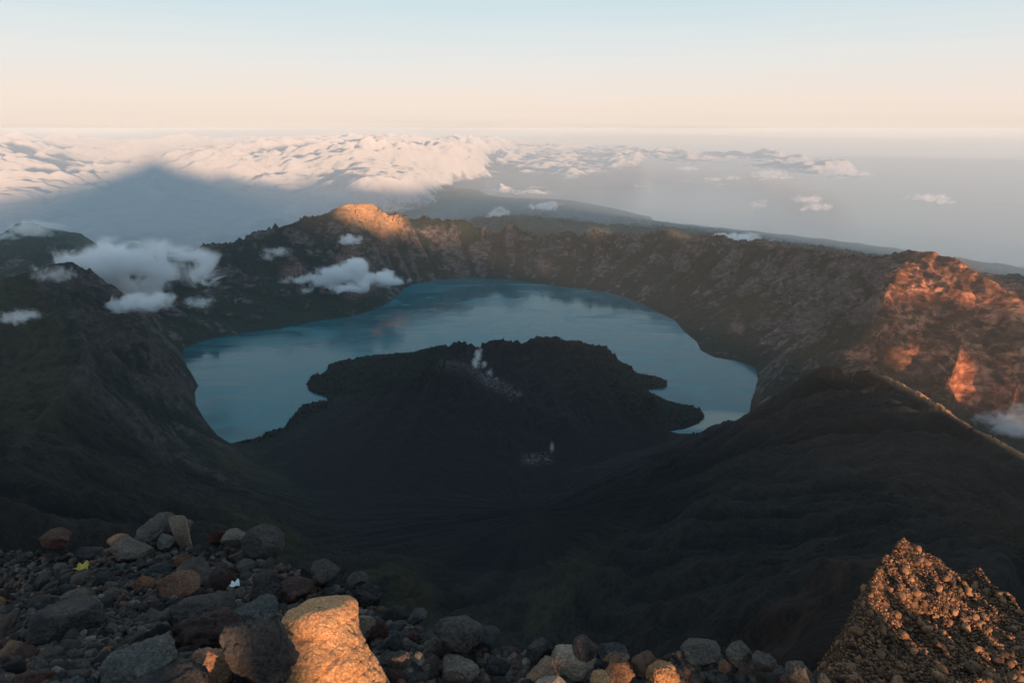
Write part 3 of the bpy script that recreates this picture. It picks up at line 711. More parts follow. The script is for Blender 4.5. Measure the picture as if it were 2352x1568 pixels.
# --- single clouds and steam: real vapour volumes
def vapour(name, blobs, Y, dens, label, cat='cloud', group=None, nscale=3.2, thick=.8, thr=.0, amp=1.0, aniso=.3, stretch=(1, 1, 1)):
    """blobs: (u, v, half width, half height) in frame units at distance Y"""
    us = [b[0] - b[2] for b in blobs] + [b[0] + b[2] for b in blobs]; vs_ = [b[1] - b[3] for b in blobs] + [b[1] + b[3] for b in blobs]
    uc, vc = (min(us) + max(us)) / 2, (min(vs_) + max(vs_)) / 2
    c = np.array(PY(uc, vc, Y)); k = (Y / ray(uc, vc)[1]) / FPX          # metres per frame unit
    hw = (max(us) - min(us)) / 2 * k * 1.25; hh = (max(vs_) - min(vs_)) / 2 * k * 1.35; hd = hw * thick
    m = NT(name + '_vapour')
    oc = m.n('ShaderNodeTexCoord').outputs['Object']
    tot = None
    for (u, v, ru, rv) in blobs:
        s_ = m.n('ShaderNodeVectorMath', operation='SUBTRACT'); m.l(oc, s_.inputs[0]); s_.inputs[1].default_value = ((u - uc) * k, 0, (vc - v) * k)
        d_ = m.n('ShaderNodeVectorMath', operation='DIVIDE'); m.l(s_.outputs[0], d_.inputs[0]); d_.inputs[1].default_value = (ru * k, max(ru * k * thick, rv * k), rv * k)
        l_ = m.n('ShaderNodeVectorMath', operation='LENGTH'); m.l(d_.outputs[0], l_.inputs[0])
        f_ = m.math('SUBTRACT', 1.0, l_.outputs[1])
        tot = f_ if tot is None else m.math('MAXIMUM', tot, f_)
    mp = m.n('ShaderNodeMapping', i_0=oc); mp.inputs['Scale'].default_value = stretch; mp.inputs['Location'].default_value = (uc * 3.7, vc * 1.3, 0)
    nz = m.noise(mp.outputs[0], nscale / hw, 8, .66, .7)
    f = m.math('ADD', tot, m.math('MULTIPLY', m.math('SUBTRACT', nz, .5), 4.4 * amp))
    f = m.math('MULTIPLY', m.math('SUBTRACT', f, .12 + thr), 2.8, True)
    # nothing reaches the faces of the box
    l2 = m.n('ShaderNodeVectorMath', operation='DIVIDE'); m.l(oc, l2.inputs[0]); l2.inputs[1].default_value = (hw, hd, hh)
    ln = m.n('ShaderNodeVectorMath', operation='LENGTH'); m.l(l2.outputs[0], ln.inputs[0])
    ed = m.math('MULTIPLY', m.math('SUBTRACT', 1.0, ln.outputs[1]), 5.0, True)
    f = m.math('MULTIPLY', m.math('MULTIPLY', f, ed), dens)
    pv = m.n('ShaderNodeVolumePrincipled'); pv.inputs['Color'].default_value = (.98, .98, 1, 1); pv.inputs['Anisotropy'].default_value = aniso
    m.l(f, pv.inputs['Density']); m.l(pv.outputs[0], m.out.inputs['Volume'])
    m.m.volume_intersection_method = 'ACCURATE' if hasattr(m.m, 'volume_intersection_method') else m.m.volume_intersection_method
    n_ = 14
    ph = np.linspace(0, math.pi, n_ + 1); ta = np.linspace(0, 2 * math.pi, 2 * n_ + 1)[:-1]
    P, A = np.meshgrid(ph, ta, indexing='ij')
    V = np.stack([np.sin(P) * np.cos(A) * hw, np.sin(P) * np.sin(A) * hd, np.cos(P) * hh], -1).reshape(-1, 3)
    F = []
    w = 2 * n_
    for i in range(n_):
        for j in range(w):
            F.append((i * w + j, (i + 1) * w + j, (i + 1) * w + (j + 1) % w, i * w + (j + 1) % w))
    o = mesh_np(name, V, F, m.m, smooth=False)
    o.location = c
    tag(o, label, cat, group)
    return o
GC = 'low clouds drifting against the left rim'
vapour('cloud', [(765,648,105,14),(795,630,58,30),(850,640,75,18),(905,648,30,9),(690,645,44,14),(822,612,30,26),(655,648,24,10)], 6600, .020, 'broad white cloud hanging over the lake edge below the highest rim peak', 'cloud', GC)
vapour('cloud', [(808,550,28,11),(795,554,20,8)], 7300, .016, 'tiny white puff right under the sunlit rim peak', 'cloud', GC)
vapour('cloud', [(640,578,34,10),(615,590,20,8)], 6900, .006, 'faint torn wisp on the shaded rim left of the sunlit peak', 'cloud', GC)
vapour('cloud', [(330,612,170,52),(250,640,110,48),(430,590,80,26),(470,578,40,14),(300,655,90,46),(200,682,84,44),(160,708,60,34),(190,600,60,16)], 5400, .016, 'largest cloud, spilling through the low saddle of the left rim', 'cloud', GC, thick=.45)
vapour('cloud', [(335,695,62,20),(365,690,34,22),(280,703,40,12)], 4300, .016, 'small dense cloud just below the spilling cloud in the saddle', 'cloud', GC)
vapour('cloud', [(455,694,34,13),(480,690,14,7)], 4600, .010, 'small thin puff over the slope, right of the dense cloud', 'cloud', GC)
vapour('cloud', [(40,728,52,14),(70,722,26,12)], 3600, .010, 'small flat cloud over the grass slope at the left edge', 'cloud', GC)
vapour('cloud', [(60,525,50,20),(20,548,44,16),(110,528,38,16),(-20,560,50,14)], 8400, .005, 'veil of cloud draped over the top of the far left mountain', 'cloud', GC)
vapour('cloud', [(130,630,50,18),(110,645,26,12)], 4500, .004, 'thin shred of cloud on the dark hill in front of the far left mountain', 'cloud', GC)
vapour('cloud', [(2340,975,90,20),(2400,960,70,26)], 3500, .012, 'grey fog lying in the gap behind the dark ridge at the right edge', 'cloud')
GF = 'small clouds drifting beyond the caldera rim'
vapour('cloud', [(1145,492,26,17),(1128,505,20,8),(1160,488,14,8)], 12500, .006, 'upright white cloud behind the green hills of the far rim', 'cloud', GF)
vapour('cloud', [(1250,474,32,10),(1225,476,18,6),(1268,470,20,9)], 17000, .006, 'pink twin puff floating above the island plain beyond the far rim', 'cloud', GF)
vapour('cloud', [(1690,550,62,14),(1725,560,40,8),(1655,546,40,6)], 9600, .010, 'white lens shaped cloud behind the two small peaks of the right rim', 'cloud', GF)
vapour('cloud', [(1850,458,34,8),(1880,475,30,9),(1845,480,16,5)], 21000, .004, 'ragged white double cloud over the sea, left of the right hand pair', 'cloud', GF)
vapour('cloud', [(2125,454,44,8),(2170,464,22,5)], 21000, .0045, 'long low white cloud over the sea, rightmost of all', 'cloud', GF)
vapour('cloud', [(1740,470,20,9),(1752,462,14,5)], 21000, .0025, 'faint small cloud over the sea, leftmost of the three white ones', 'cloud', GF)
vapour('cloud', [(1765,400,36,9),(1800,405,18,6)], 28000, .004, 'bright peach cloud under the end of the long cloud bar', 'cloud', GF)
vapour('cloud', [(1935,394,40,9),(1985,400,24,6)], 28000, .004, 'peach cloud under the right tip of the long cloud bar', 'cloud', GF)
vapour('cloud', [(1680,409,22,5),(1640,412,22,4)], 28000, .0035, 'small pinkish streak of cloud under the middle of the cloud bar', 'cloud', GF)
vapour('cloud', [(1580,387,26,5)], 30000, .0035, 'tiny peach cloud just below the left end of the cloud bar', 'cloud', GF)
# steam from the young cone
vapour('steam_plume', [(1098,815,9,14),(1092,835,10,14),(1104,802,5,6),(1112,838,7,10)], 4180, .022, 'white steam rising out of the crater of the dark cone', 'steam', nscale=3.5)
vapour('steam_plume', [(1125,855,8,10),(1140,870,5,5)], 4120, .012, 'fainter steam on the pale lava below the crater', 'steam', nscale=3.5)
vapour('steam_plume', [(1268,1025,6,14),(1262,1045,6,8)], 3300, .012, 'thin blue steam column on the dark lava field', 'steam', nscale=3.5)
vapour('steam_plume', [(1208,1052,8,9)], 3250, .009, 'short wisp of steam left of the thin column on the lava field', 'steam', nscale=3.5)
#@@NEAR
# ------------------------------------------------------------------ low forest on the cone's shore and along the rim
def ico_(s=1):
    import bmesh
    bm = bmesh.new(); bmesh.ops.create_icosphere(bm, subdivisions=s, radius=1)
    V = np.array([v.co[:] for v in bm.verts]); F = np.array([[v.index for v in f.verts] for f in bm.faces]); bm.free(); return V, F
IV, IF = ico_(1)
mtree = NT('forest_leaves')
oc_c = mtree.n('ShaderNodeNewGeometry').outputs['Position']
tb = mtree.n('ShaderNodeBsdfPrincipled', i_Base_Color=mtree.ramp(mtree.noise(oc_c, .09, 3), [(.35, (.005, .008, .007)), (.65, (.016, .022, .014))]), i_Roughness=.95)
tb.inputs['Specular IOR Level'].default_value = .1
mtree.l(tb.outputs[0], mtree.out.inputs[0])
def forest(name, w, n, smin, smax, label):
    w = w.ravel() * (R_.ravel() ** 1.0); idx = rng.choice(len(w), n, p=w / w.sum())
    ii, jj = np.unravel_index(idx, X_.shape)
    I = np.clip(ii + rng.uniform(-.5, .5, n), 0, X_.shape[0] - 2); J = np.clip(jj + rng.uniform(-.5, .5, n), 0, X_.shape[1] - 2)
    x, y, z = bil(X_, I, J), bil(Y_, I, J), bil(Zt, I, J)
    s_ = rng.uniform(smin, smax, n)
    k = len(IV)
    dirs = IV[None] * (1 + rng.uniform(-.3, .3, (n, k, 1)))
    V = dirs * s_[:, None, None] * np.stack([rng.uniform(.6, .95, n), rng.uniform(.6, .95, n), rng.uniform(.9, 1.5, n)], -1)[:, None] + np.stack([x, y, z + s_ * .5], -1)[:, None]
    F = IF[None] + (np.arange(n) * k)[:, None, None]
    o = mesh_np(name, V.reshape(-1, 3), F.reshape(-1, 3), mtree.m, smooth=True)
    return tag(o, label, None, None, 'stuff')
vis = (np.abs(UU - 1176) < 1260) & (Zt > LAKE_Z + 1)
forest('forest', fore * vis + 1e-12, 9000, 6, 12, 'low dark forest covering the shore of the lava island')
isl = pmask([[(1000,790),(1400,780),(1540,870),(1630,960),(1600,1000),(1540,930),(1400,850),(1250,800)], [(600,985),(700,920),(760,915),(760,930),(620,1010),(540,1022)]], 2)
forest('scrub', isl * vis + 1e-12, 2500, 4, 9, 'scattered bushes on the ragged edge of the lava island')
rimw = cm_f * ((R_ > 4200) & (R_ < 9500) & (UU > 480) & (VV > 480) & (VV < 700) & (UU < 2040)) * vis
forest('rim_trees', rimw + 1e-12, 1800, 5, 10, 'small trees and bushes along the crest of the caldera rim')
drw = ((Y_ > 1700) & (Y_ < 3100) & (UU > 1600) & (VV > 830) & (VV < 1060)) * cm_f
forest('rim_trees', drw + 1e-12, 120, 1.5, 3.5, 'bushes dotting the crest of the dark ridge on the right')
# ------------------------------------------------------------------ the rubble top the viewer stands on
N = PolarField([(-180,0),(-60,40),(-44,60),(44,500),(60,516),(180,556)], [(0.9,0),(2.0,60),(9,330),(24,400)])
NL = N.line
edge = [(-300,1262,7.2),(0,1262,6.7),(100,1262,6.6),(250,1266,6.5),(330,1262,6.3),(450,1264,6.0),(510,1250,5.9),(600,1272,5.6),(660,1300,5.2),(780,1345,4.7),(870,1395,4.3),(900,1422,4.1),(960,1450,3.9),(1010,1462,3.75),
        (1100,1472,3.6),(1150,1496,3.5),(1250,1500,3.4),(1400,1502,3.3),(1500,1512,3.2),(1560,1502,3.15),(1650,1505,3.1),(1750,1525,3.0),(1830,1568,2.85),(1900,1600,2.7),(2000,1680,2.5),(2200,1800,2.2),(2500,2000,2.0)]
NL([PY(*p) for p in edge], 1)
NL([PY(u, v, Y * 1.6 + .0) for u, v, Y in [(p[0], p[1] + 190, p[2]) for p in edge]])
NL([PZ(u, 1600, z) for u, z in ((-600, -2.4), (0, -2.35), (590, -2.5), (640, -2.9), (900, -3.0))])
NL([PZ(u, 1690, -3.1) for u in (690, 900, 1150)])
NL([(-.62, 2.08, -3.1), (-.3, 2.0, -3.2), (.3, 1.9, -3.2), (1.0, 1.8, -3.2), (1.6, 1.9, -3.25), (2.3, 1.8, -3.25)])
NL([(-.45, 1.6, -3.2), (.1, 1.35, -3.3), (.6, 1.0, -3.3)])
NL([(x_, y_, -3.2) for x_, y_ in ((-.35, 1.7), (0, 1.5), (.5, 1.2), (.9, .9))])
NL([PZ(u, 1620, -2.95) for u in (900, 1200, 1500, 1800)])
NL([PZ(u, 1900, -3.1) for u in (500, 900, 1300, 1700)])
NL([PY(u, v, Y) for u, v, Y in [(-300,1420,4.2),(100,1420,4.1),(500,1430,3.9),(700,1440,3.9),(800,1470,3.8)]])
N.ring(0.9, [(-180,-3.7),(180,-3.7)])
N.ring(2.0, [(-180,-1.5),(-120,-1.5),(-90,-1.25),(-50,-1.2),(-40,-1.28),(-28,-1.5),(-15,-1.62),(60,-1.6),(180,-1.5)])
for a_, z3, z7 in ((-180,-3.3,-4.6),(-150,-3.2,-4.5),(-120,-3.2,-4.5),(-90,-2.6,-4.5),(-65,-2.75,-5.0),(70,-4.0,-8.0),(90,-3.9,-7),(120,-3.6,-5.5),(150,-3.4,-4.8),(180,-3.3,-4.6)):
    sa_, ca_ = math.sin(math.radians(a_)), math.cos(math.radians(a_))
    NL([(sa_ * 3, ca_ * 3, z3), (sa_ * 7, ca_ * 7, z7), (sa_ * 14, ca_ * 14, z7 * 2.1), (sa_ * 23, ca_ * 23, z7 * 3.4)])
N.ring(24, [(-180,-.9),(-60,-.95),(-40,-1.1),(0,-1.35),(40,-1.35),(60,-1.1),(95,-.95),(180,-.9)])
N.M[0, :] = True; N.Q[0] = -3.7
N.solve()
qn, fi_, fj_ = N.upsample(N.X, 2)
Rn = N.i_r(fi_)[:, None] * np.ones((1, len(fj_))); An = np.radians(N.i_az(fj_))[None] * np.ones((len(fi_), 1))
Xn, Yn = Rn * np.sin(An), Rn * np.cos(An)
Zn = qn * Rn + fbm2(Xn * 1.1, Yn * 1.1, 3, 5) * .10 + fbm2(Xn * 4, Yn * 4, 4, 6) * .035 + worley_dome(Xn * 14, Yn * 14, 8) * .018 + worley_dome(Xn * 34, Yn * 34, 9) * .008 - .03
def near_z(x, y):
    r = np.hypot(x, y); az = np.degrees(np.arctan2(x, y))
    return bil(Zn, N.r_i(r) * 2, N.az_i(az) * 2)

def stone_material(name, stops, patch=None, lichen=.25, dust=(.10, .085, .078)):
    """weathered volcanic stone: broad tint patches, grain, pits and a dusty film; varies from stone to stone"""
    m = NT(name)
    oc = m.n('ShaderNodeTexCoord').outputs['Object']; oi = m.n('ShaderNodeObjectInfo')
    at = m.attr('tint').outputs['Fac']
    off = m.n('ShaderNodeVectorMath', operation='ADD'); m.l(oc, off.inputs[0])
    cmb = m.n('ShaderNodeCombineXYZ'); rr = m.math('MULTIPLY', m.math('ADD', oi.outputs['Random'], at), 37.0)
    for k in range(3): m.l(rr, cmb.inputs[k])
    m.l(cmb.outputs[0], off.inputs[1]); v = off.outputs[0]
    big = m.noise(v, 3.0, 5, .6, .8); mid = m.noise(v, 14, 7, .68, .3); fine = m.noise(v, 70, 5, .75)
    base = m.math('ADD', m.math('MULTIPLY', big, .65), m.math('MULTIPLY', mid, .35))
    rs = m.math('FRACT', m.math('MULTIPLY', m.math('ADD', oi.outputs['Random'], at), 7.31))
    base = m.math('ADD', base, m.math('MULTIPLY', m.math('SUBTRACT', rs, .5), .42))
    col = m.ramp(base, stops)
    g = m.ramp(fine, [(.32, .55), (.5, .95), (.66, 1.75)])
    col = m.mix(1.0, col, g, 'MULTIPLY')
    li = m.ramp(m.noise(v, 7, 6, .7), [(.54, 0.0), (.60, lichen), (.7, lichen)])
    col = m.mix(li, col, dust)
    if patch: col = m.mix(m.ramp(m.noise(v, 4.5, 4, .6), [(.48, 0.0), (.62, .8)]), col, patch)
    vo = m.n('ShaderNodeTexVoronoi'); vo.inputs['Scale'].default_value = 40; m.l(v, vo.inputs['Vector'])
    pit = m.ramp(vo.outputs['Distance'], [(.0, 0.0), (.28, 1.0)])
    cr = m.n('ShaderNodeTexVoronoi', feature='DISTANCE_TO_EDGE'); cr.inputs['Scale'].default_value = 3.2
    wv = m.n('ShaderNodeVectorMath', operation='ADD'); m.l(v, wv.inputs[0]); nzv = m.n('ShaderNodeTexNoise'); nzv.inputs['Scale'].default_value = 5; m.l(v, nzv.inputs['Vector']); m.l(nzv.outputs['Color'], wv.inputs[1]); m.l(wv.outputs[0], cr.inputs['Vector'])
    crk = m.ramp(cr.outputs['Distance'], [(.0, .62), (.012, 1.0)])
    crk = m.mix(m.ramp(big, [(.45, 1.0), (.55, 0.0)]), (1, 1, 1), crk)
    col = m.mix(1.0, col, crk, 'MULTIPLY')
    bs = m.n('ShaderNodeBsdfPrincipled', i_Base_Color=col, i_Roughness=.88); bs.inputs['Specular IOR Level'].default_value = .25
    h = m.math('ADD', m.math('ADD', m.math('MULTIPLY', mid, 1.0), m.math('MULTIPLY', fine, .35)), m.math('MULTIPLY', pit, .12))
    bp = m.n('ShaderNodeBump', i_Height=h); bp.inputs['Strength'].default_value = .9; bp.inputs['Distance'].default_value = .05
    m.l(bp.outputs[0], bs.inputs['Normal']); m.l(bs.outputs[0], m.out.inputs[0])
    return m.m
M_GREY = stone_material('grey_stone', [(.25,(0.0436,0.0377,0.0366)),(.45,(0.0851,0.0694,0.0611)),(.60,(0.1363,0.1071,0.0873)),(.78,(0.2073,0.1637,0.1309))])
M_DARK = stone_material('dark_stone', [(.25,(0.0182,0.0166,0.0178)),(.45,(0.0384,0.0330,0.0323)),(.62,(0.0707,0.0569,0.0485)),(.80,(0.1212,0.0918,0.0727))])
M_BLUE = stone_material('blue_grey_stone', [(.25,(0.0274,0.0316,0.0351)),(.45,(0.0549,0.0582,0.0586)),(.62,(0.0961,0.0915,0.0842)),(.80,(0.1464,0.1248,0.1025))])
M_RUST = stone_material('rust_stone', [(.25,(0.0428,0.0207,0.0167)),(.45,(0.0998,0.0450,0.0319)),(.62,(0.1710,0.0821,0.0532)),(.80,(0.2471,0.1469,0.0989))])
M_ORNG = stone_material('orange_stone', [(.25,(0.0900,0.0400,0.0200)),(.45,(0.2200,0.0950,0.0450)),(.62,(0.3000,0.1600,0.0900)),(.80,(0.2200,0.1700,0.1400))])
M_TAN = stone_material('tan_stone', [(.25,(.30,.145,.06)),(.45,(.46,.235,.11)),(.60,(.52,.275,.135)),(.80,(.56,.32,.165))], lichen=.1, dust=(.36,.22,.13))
M_PALE = stone_material('pale_stone', [(.25,(0.1690,0.1248,0.0930)),(.45,(0.2534,0.1920,0.1436)),(.62,(0.3168,0.2496,0.1858)),(.80,(0.3802,0.2976,0.2281))])
M_RED = stone_material('dark_red_stone', [(.25,(0.0317,0.0154,0.0135)),(.45,(0.0686,0.0326,0.0254)),(.62,(0.1162,0.0595,0.0439)),(.80,(0.1267,0.0960,0.0802))])
STONES = dict(grey=M_GREY, dark=M_DARK, bluish=M_BLUE, rusty=M_RUST, orange=M_ORNG, tan=M_TAN, pale=M_PALE, reddish=M_RED)

def grit_material(name, c):
    m = NT(name)
    pos = m.n('ShaderNodeNewGeometry').outputs['Position']
    n1 = m.noise(pos, 2.0, 5, .6); n2 = m.noise(pos, 45, 6, .75)
    col = m.ramp(m.math('ADD', m.math('MULTIPLY', n1, .5), m.math('MULTIPLY', n2, .5)), [(.35, tuple(x * .45 for x in c)), (.5, c), (.68, tuple(x * 1.9 for x in c))])
    bs = m.n('ShaderNodeBsdfPrincipled', i_Base_Color=col, i_Roughness=.95); bs.inputs['Specular IOR Level'].default_value = .1
    bp = m.n('ShaderNodeBump', i_Height=n2); bp.inputs['Distance'].default_value = .03
    m.l(bp.outputs[0], bs.inputs['Normal']); m.l(bs.outputs[0], m.out.inputs[0])
    return m.m
near = mesh_np('ground', np.stack([Xn, Yn, Zn], -1).reshape(-1, 3), grid_faces(*Xn.shape), grit_material('dark_grit', (.040, .034, .034)))
tag(near, 'dark gritty summit ground under the loose rubble in the foreground', None, None, 'structure')

# --- stone shapes: a soft minimum of random cutting planes gives flat faces with worn edges
def ico(sub):
    import bmesh
    bm = bmesh.new(); bmesh.ops.create_icosphere(bm, subdivisions=sub, radius=1)
    V = np.array([v.co[:] for v in bm.verts]); F = np.array([[v.index for v in f.verts] for f in bm.faces]); bm.free()
    return V, F
ICO = {k: ico(k) for k in (1, 2, 3, 4, 5, 6)}
def n3(P, f, s, o=4, g=.5):
    r = 0; a = 1.0; t = 0
    for k in range(o):
        r = r + a * noise3(P[:, 0] * f, P[:, 1] * f, P[:, 2] * f, s + k); t += a; a *= g; f *= 2.1
    return r / t
def stone(sub, seed, planes=14, soft=26, dims=(1, 1, 1), rough=.05, extra=None):
    planes = int(planes * 1.35); soft = max(soft, 34); rough = rough * 1.75
    rg = np.random.default_rng(seed)
    D, F = ICO[sub]
    nrm = rg.normal(size=(planes, 3)); nrm /= np.linalg.norm(nrm, axis=1)[:, None]
    dist = rg.uniform(.66, .98, planes)
    if extra is not None:
        e = np.array(extra, float); nn = e[:, :3] / np.linalg.norm(e[:, :3], axis=1)[:, None]
        nrm = np.r_[nrm, nn]; dist = np.r_[dist, e[:, 3]]
    dots = D @ nrm.T
    inv = np.where(dots > .05, dots, .0) / dist
    s_ = (inv ** soft).sum(1) ** (1 / soft)
    r = 1 / np.maximum(s_, .85)
    P = D * r[:, None]
    w = np.abs(n3(P, 1.6, seed % 97, 3))
    w2 = np.abs(n3(P, 2.6, seed % 71 + 9, 2))
    P = P * (1 + rough * 1.6 * n3(P, 1.5, seed % 89, 3)[:, None] + rough * 1.3 * n3(P, 5, seed % 83 + 5, 5, .65)[:, None] - rough * 1.1 * (1 - sstep(0, .07, w))[:, None] - rough * .7 * (1 - sstep(0, .05, w2))[:, None])
    P = P * np.array(dims)
    return P, F
def rotm(rx, ry, rz):
    cx_, sx_, cy_, sy_, cz_, sz_ = math.cos(rx), math.sin(rx), math.cos(ry), math.sin(ry), math.cos(rz), math.sin(rz)
    return np.array([[cz_, -sz_, 0], [sz_, cz_, 0], [0, 0, 1]]) @ np.array([[cy_, 0, sy_], [0, 1, 0], [-sy_, 0, cy_]]) @ np.array([[1, 0, 0], [0, cx_, -sx_], [0, sx_, cx_]])
def px_at(u, v, Y): return PY(u, v, Y)
BIG = []     # (x, y, radius) of the large stones, to keep scattered ones off them
def boulder(u, v, Y, w, h, d, kind, label, seed, sub=5, planes=12, soft=16, rough=.05, rot=(0, 0, 0), extra=None, cat='boulder', group=None, name='boulder', snap=True):
    """centre pixel, distance, full width/height in frame units, depth as share of width"""
    if snap:
        a_, y_, z_ = ray(u, v + h * .32); tt = np.linspace(1.2, 9, 500)
        hit_ = np.nonzero(z_ * tt < near_z(a_ * tt, y_ * tt))[0]
        if len(hit_) and y_ * tt[hit_[0]] < Y * 1.25: Y = y_ * tt[hit_[0]] + w * .1 * Y / y_ / FPX
    c = np.array(PY(u, v, Y)); k = (Y / ray(u, v)[1]) / FPX
    P, F = stone(sub, seed, planes, soft, (1, 1, 1), rough, extra)
    P = P @ rotm(*rot).T
    ext = (P.max(0) - P.min(0)) / 2; mid_ = (P.max(0) + P.min(0)) / 2
    P = (P - mid_) / ext * np.array([w / 2 * k, w * d / 2 * k, h / 2 * k / .93])
    o = mesh_np(name, P, F, STONES[kind])
    o.location = c
    tag(o, label, cat, group)
    BIG.append((c[0], c[1], max(w, w * d) / 2 * k * .85))
    return o
B = boulder
# the big sunlit boulder and what leans on it
def giant():
    # a long slab rising from the lower right to a rounded shoulder: left and right edge by rows, puffed into a solid
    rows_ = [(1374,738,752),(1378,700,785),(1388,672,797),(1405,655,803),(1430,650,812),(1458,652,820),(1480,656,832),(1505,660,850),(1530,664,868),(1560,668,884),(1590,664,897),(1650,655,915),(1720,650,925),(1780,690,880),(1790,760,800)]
    Yc = 2.98; cx0, cy0 = 752, 1500; k = Yc / ray(cx0, cy0)[1] / FPX
    n1_, n2_ = 230, 260
    rv = np.interp(np.linspace(0, 1, n1_), np.linspace(0, 1, len(rows_)), [r[0] for r in rows_])
    lf = np.interp(rv, [r[0] for r in rows_], [r[1] for r in rows_]); rg_ = np.interp(rv, [r[0] for r in rows_], [r[2] for r in rows_])
    sm = lambda a: np.convolve(np.pad(a, 6, mode='edge'), np.ones(13) / 13, 'valid')
    lf, rg_ = sm(lf), sm(rg_)
    md_ = (lf + rg_) / 2; hf_ = (rg_ - lf) / 2 * np.clip(np.arange(n1_) / 14, 0, 1) ** .5 * np.clip(np.arange(n1_)[::-1] / 14, 0, 1) ** .5; lf, rg_ = md_ - hf_, md_ + hf_
    ph = np.linspace(0, 2 * math.pi, n2_, endpoint=False)
    c_, s_ = np.cos(ph), np.sin(ph)
    ex = np.sign(c_) * np.abs(c_) ** .62; ey = np.sign(s_) * np.abs(s_) ** .62
    mid_, half = (lf + rg_) / 2, (rg_ - lf) / 2
    xo = (mid_[:, None] - cx0 + half[:, None] * ex[None]) * k
    zo = np.broadcast_to(((cy0 - rv) * k)[:, None], xo.shape)
    dp = np.minimum(half, 78)[:, None] * ey[None] * k
    dep = dp - zo * .10 + (xo - (mid_[:, None] - cx0) * k) * .38 + .30 * sstep(.03, .17, zo) * .35
    P = xo[..., None] * (1, 0, 0) + zo[..., None] * np.array([0, SP, CP]) + dep[..., None] * np.array([0, CP, -SP])
    P = P.reshape(-1, 3)
    q = P * 6
    cen = np.stack([(mid_ - cx0) * k, zo[:, 0] * SP, zo[:, 0] * CP], -1).repeat(n2_, 0)
    d_ = P - cen; d_ /= np.linalg.norm(d_, axis=1)[:, None] + 1e-6
    disp = .016 * n3(q, 1.0, 5, 3) + .020 * (1 - np.abs(n3(q * (1, 1, 2.0) + n3(q, .8, 3, 2)[:, None] * .8, 1.6, 9, 5))) + .009 * n3(q, 7, 13, 5, .65) - .016 * (1 - sstep(0, .045, np.abs(n3(q * (1, 1, 1.6), .55, 41, 3)))) - .010 * (1 - sstep(0, .05, np.abs(n3(q, 1.2, 47, 3)))) + .018 * np.tanh(9 * n3(q, .7, 51, 2))
    P = P + d_ * disp[:, None]
    i_ = np.arange(n1_ * n2_).reshape(n1_, n2_); j_ = np.roll(i_, -1, 1)
    F = np.stack([i_[:-1], i_[1:], j_[1:], j_[:-1]], -1).reshape(-1, 4)
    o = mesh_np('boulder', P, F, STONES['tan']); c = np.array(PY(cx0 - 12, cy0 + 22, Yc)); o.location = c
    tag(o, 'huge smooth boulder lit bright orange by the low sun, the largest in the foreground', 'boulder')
    BIG.append((c[0], c[1], .22))
giant()
B(596,1492,2.74,166,196,.8,'grey','large grey boulder with a pale scuffed face, leaning on the left of the sunlit one',12,5,7,30,.05,(.1,.1,.2),extra=[(-.5,-.6,.65,.72),(.7,-.5,.2,.8)], snap=False)
B(655,1560,2.62,150,100,.9,'dark','rough black boulder in front of the foot of the sunlit one',13,5,13,22,.09)
B(480,1550,2.72,118,110,.9,'orange','rounded boulder glowing orange at the bottom edge, left of the grey one',14,5,8,26,.05)
B(468,1456,3.25,185,105,.9,'reddish','wide dark red boulder with a grey top, behind the grey one',15,5,9,26,.05)
B(462,1405,3.7,150,60,.9,'dark','low dark boulder behind the wide red one',16,5,9,26,.05)
B(575,1415,3.5,130,60,.9,'bluish','low bluish boulder between the red one and the sunlit one',17,5,9,26,.05)
B(325,1540,2.9,170,120,.9,'bluish','big blue grey boulder with rust stains at the lower edge',18,5,9,26,.05)
B(405,1580,2.7,150,90,.9,'dark','dark boulder at the bottom edge, beside the orange glowing one',19,5,9,26,.05)
# along the skyline of the rubble
B(375,1222,6.3,118,88,.9,'grey','tall grey and brown boulder standing on the skyline of the left rubble',21,5,6,39,.05,(0,0,.3),extra=[(.8,-.3,.55,.62),(-.6,-.3,.75,.7)])
B(415,1222,6.15,50,96,.8,'pale','pale leaning slab on the right side of the tallest skyline boulder',22,5,5,44,.03,(0,.5,0))
B(130,1240,6.6,74,42,.9,'rusty','brown two humped boulder on the skyline near the left edge',23,5,8,30,.05)
B(275,1243,6.2,54,32,.7,'orange','smooth orange wedge of stone on the skyline left of the tallest boulder',24,5,6,44,.03,(0,.5,0),cat='rock',name='rock')
B(378,1243,5.9,38,32,.9,'bluish','round bluish stone in the hollow under the tallest skyline boulder',25,5,9,26,.04,cat='rock',name='rock')
B(605,1246,5.6,95,70,.9,'grey','long grey slab sloping down to the right on the skyline',26,5,5,35,.035,(0,.45,0))
B(545,1232,5.75,60,32,.9,'grey','flat grey boulder beside the long sloping slab',27,5,8,26,.04)
B(497,1232,5.8,40,36,.9,'rusty','rust stained crumbly boulder at the left end of the skyline slabs',28,5,13,19,.09)
B(305,1268,5.9,92,60,.9,'grey','smooth grey boulder half sunk below the orange wedge',29,5,8,22,.03)
B(208,1273,5.9,56,30,.9,'dark','oval dark stone above the yellow scrap',30,5,8,26,.03,cat='rock',name='rock')
B(410,1345,4.6,92,72,.9,'rusty','pyramid shaped ochre boulder in the middle of the left rubble',31,5,5,48,.035,(0,0,.6),extra=[(.6,-.5,.62,.5),(-.6,-.5,.6,.5),(0,.6,.6,.6)])
B(440,1318,5.0,92,62,.9,'grey','pointed grey boulder right behind the ochre pyramid',32,5,5,44,.04,extra=[(.6,-.4,.7,.55),(-.6,-.4,.7,.55)])
B(160,1432,4.0,150,90,1.0,'grey','very wide flat slab of pale grey stone sunk in the left rubble',33,5,6,26,.035)
B(108,1385,4.4,56,44,.9,'grey','angular grey stone left of the wide sunken slab',34,5,8,30,.04,cat='rock',name='rock')
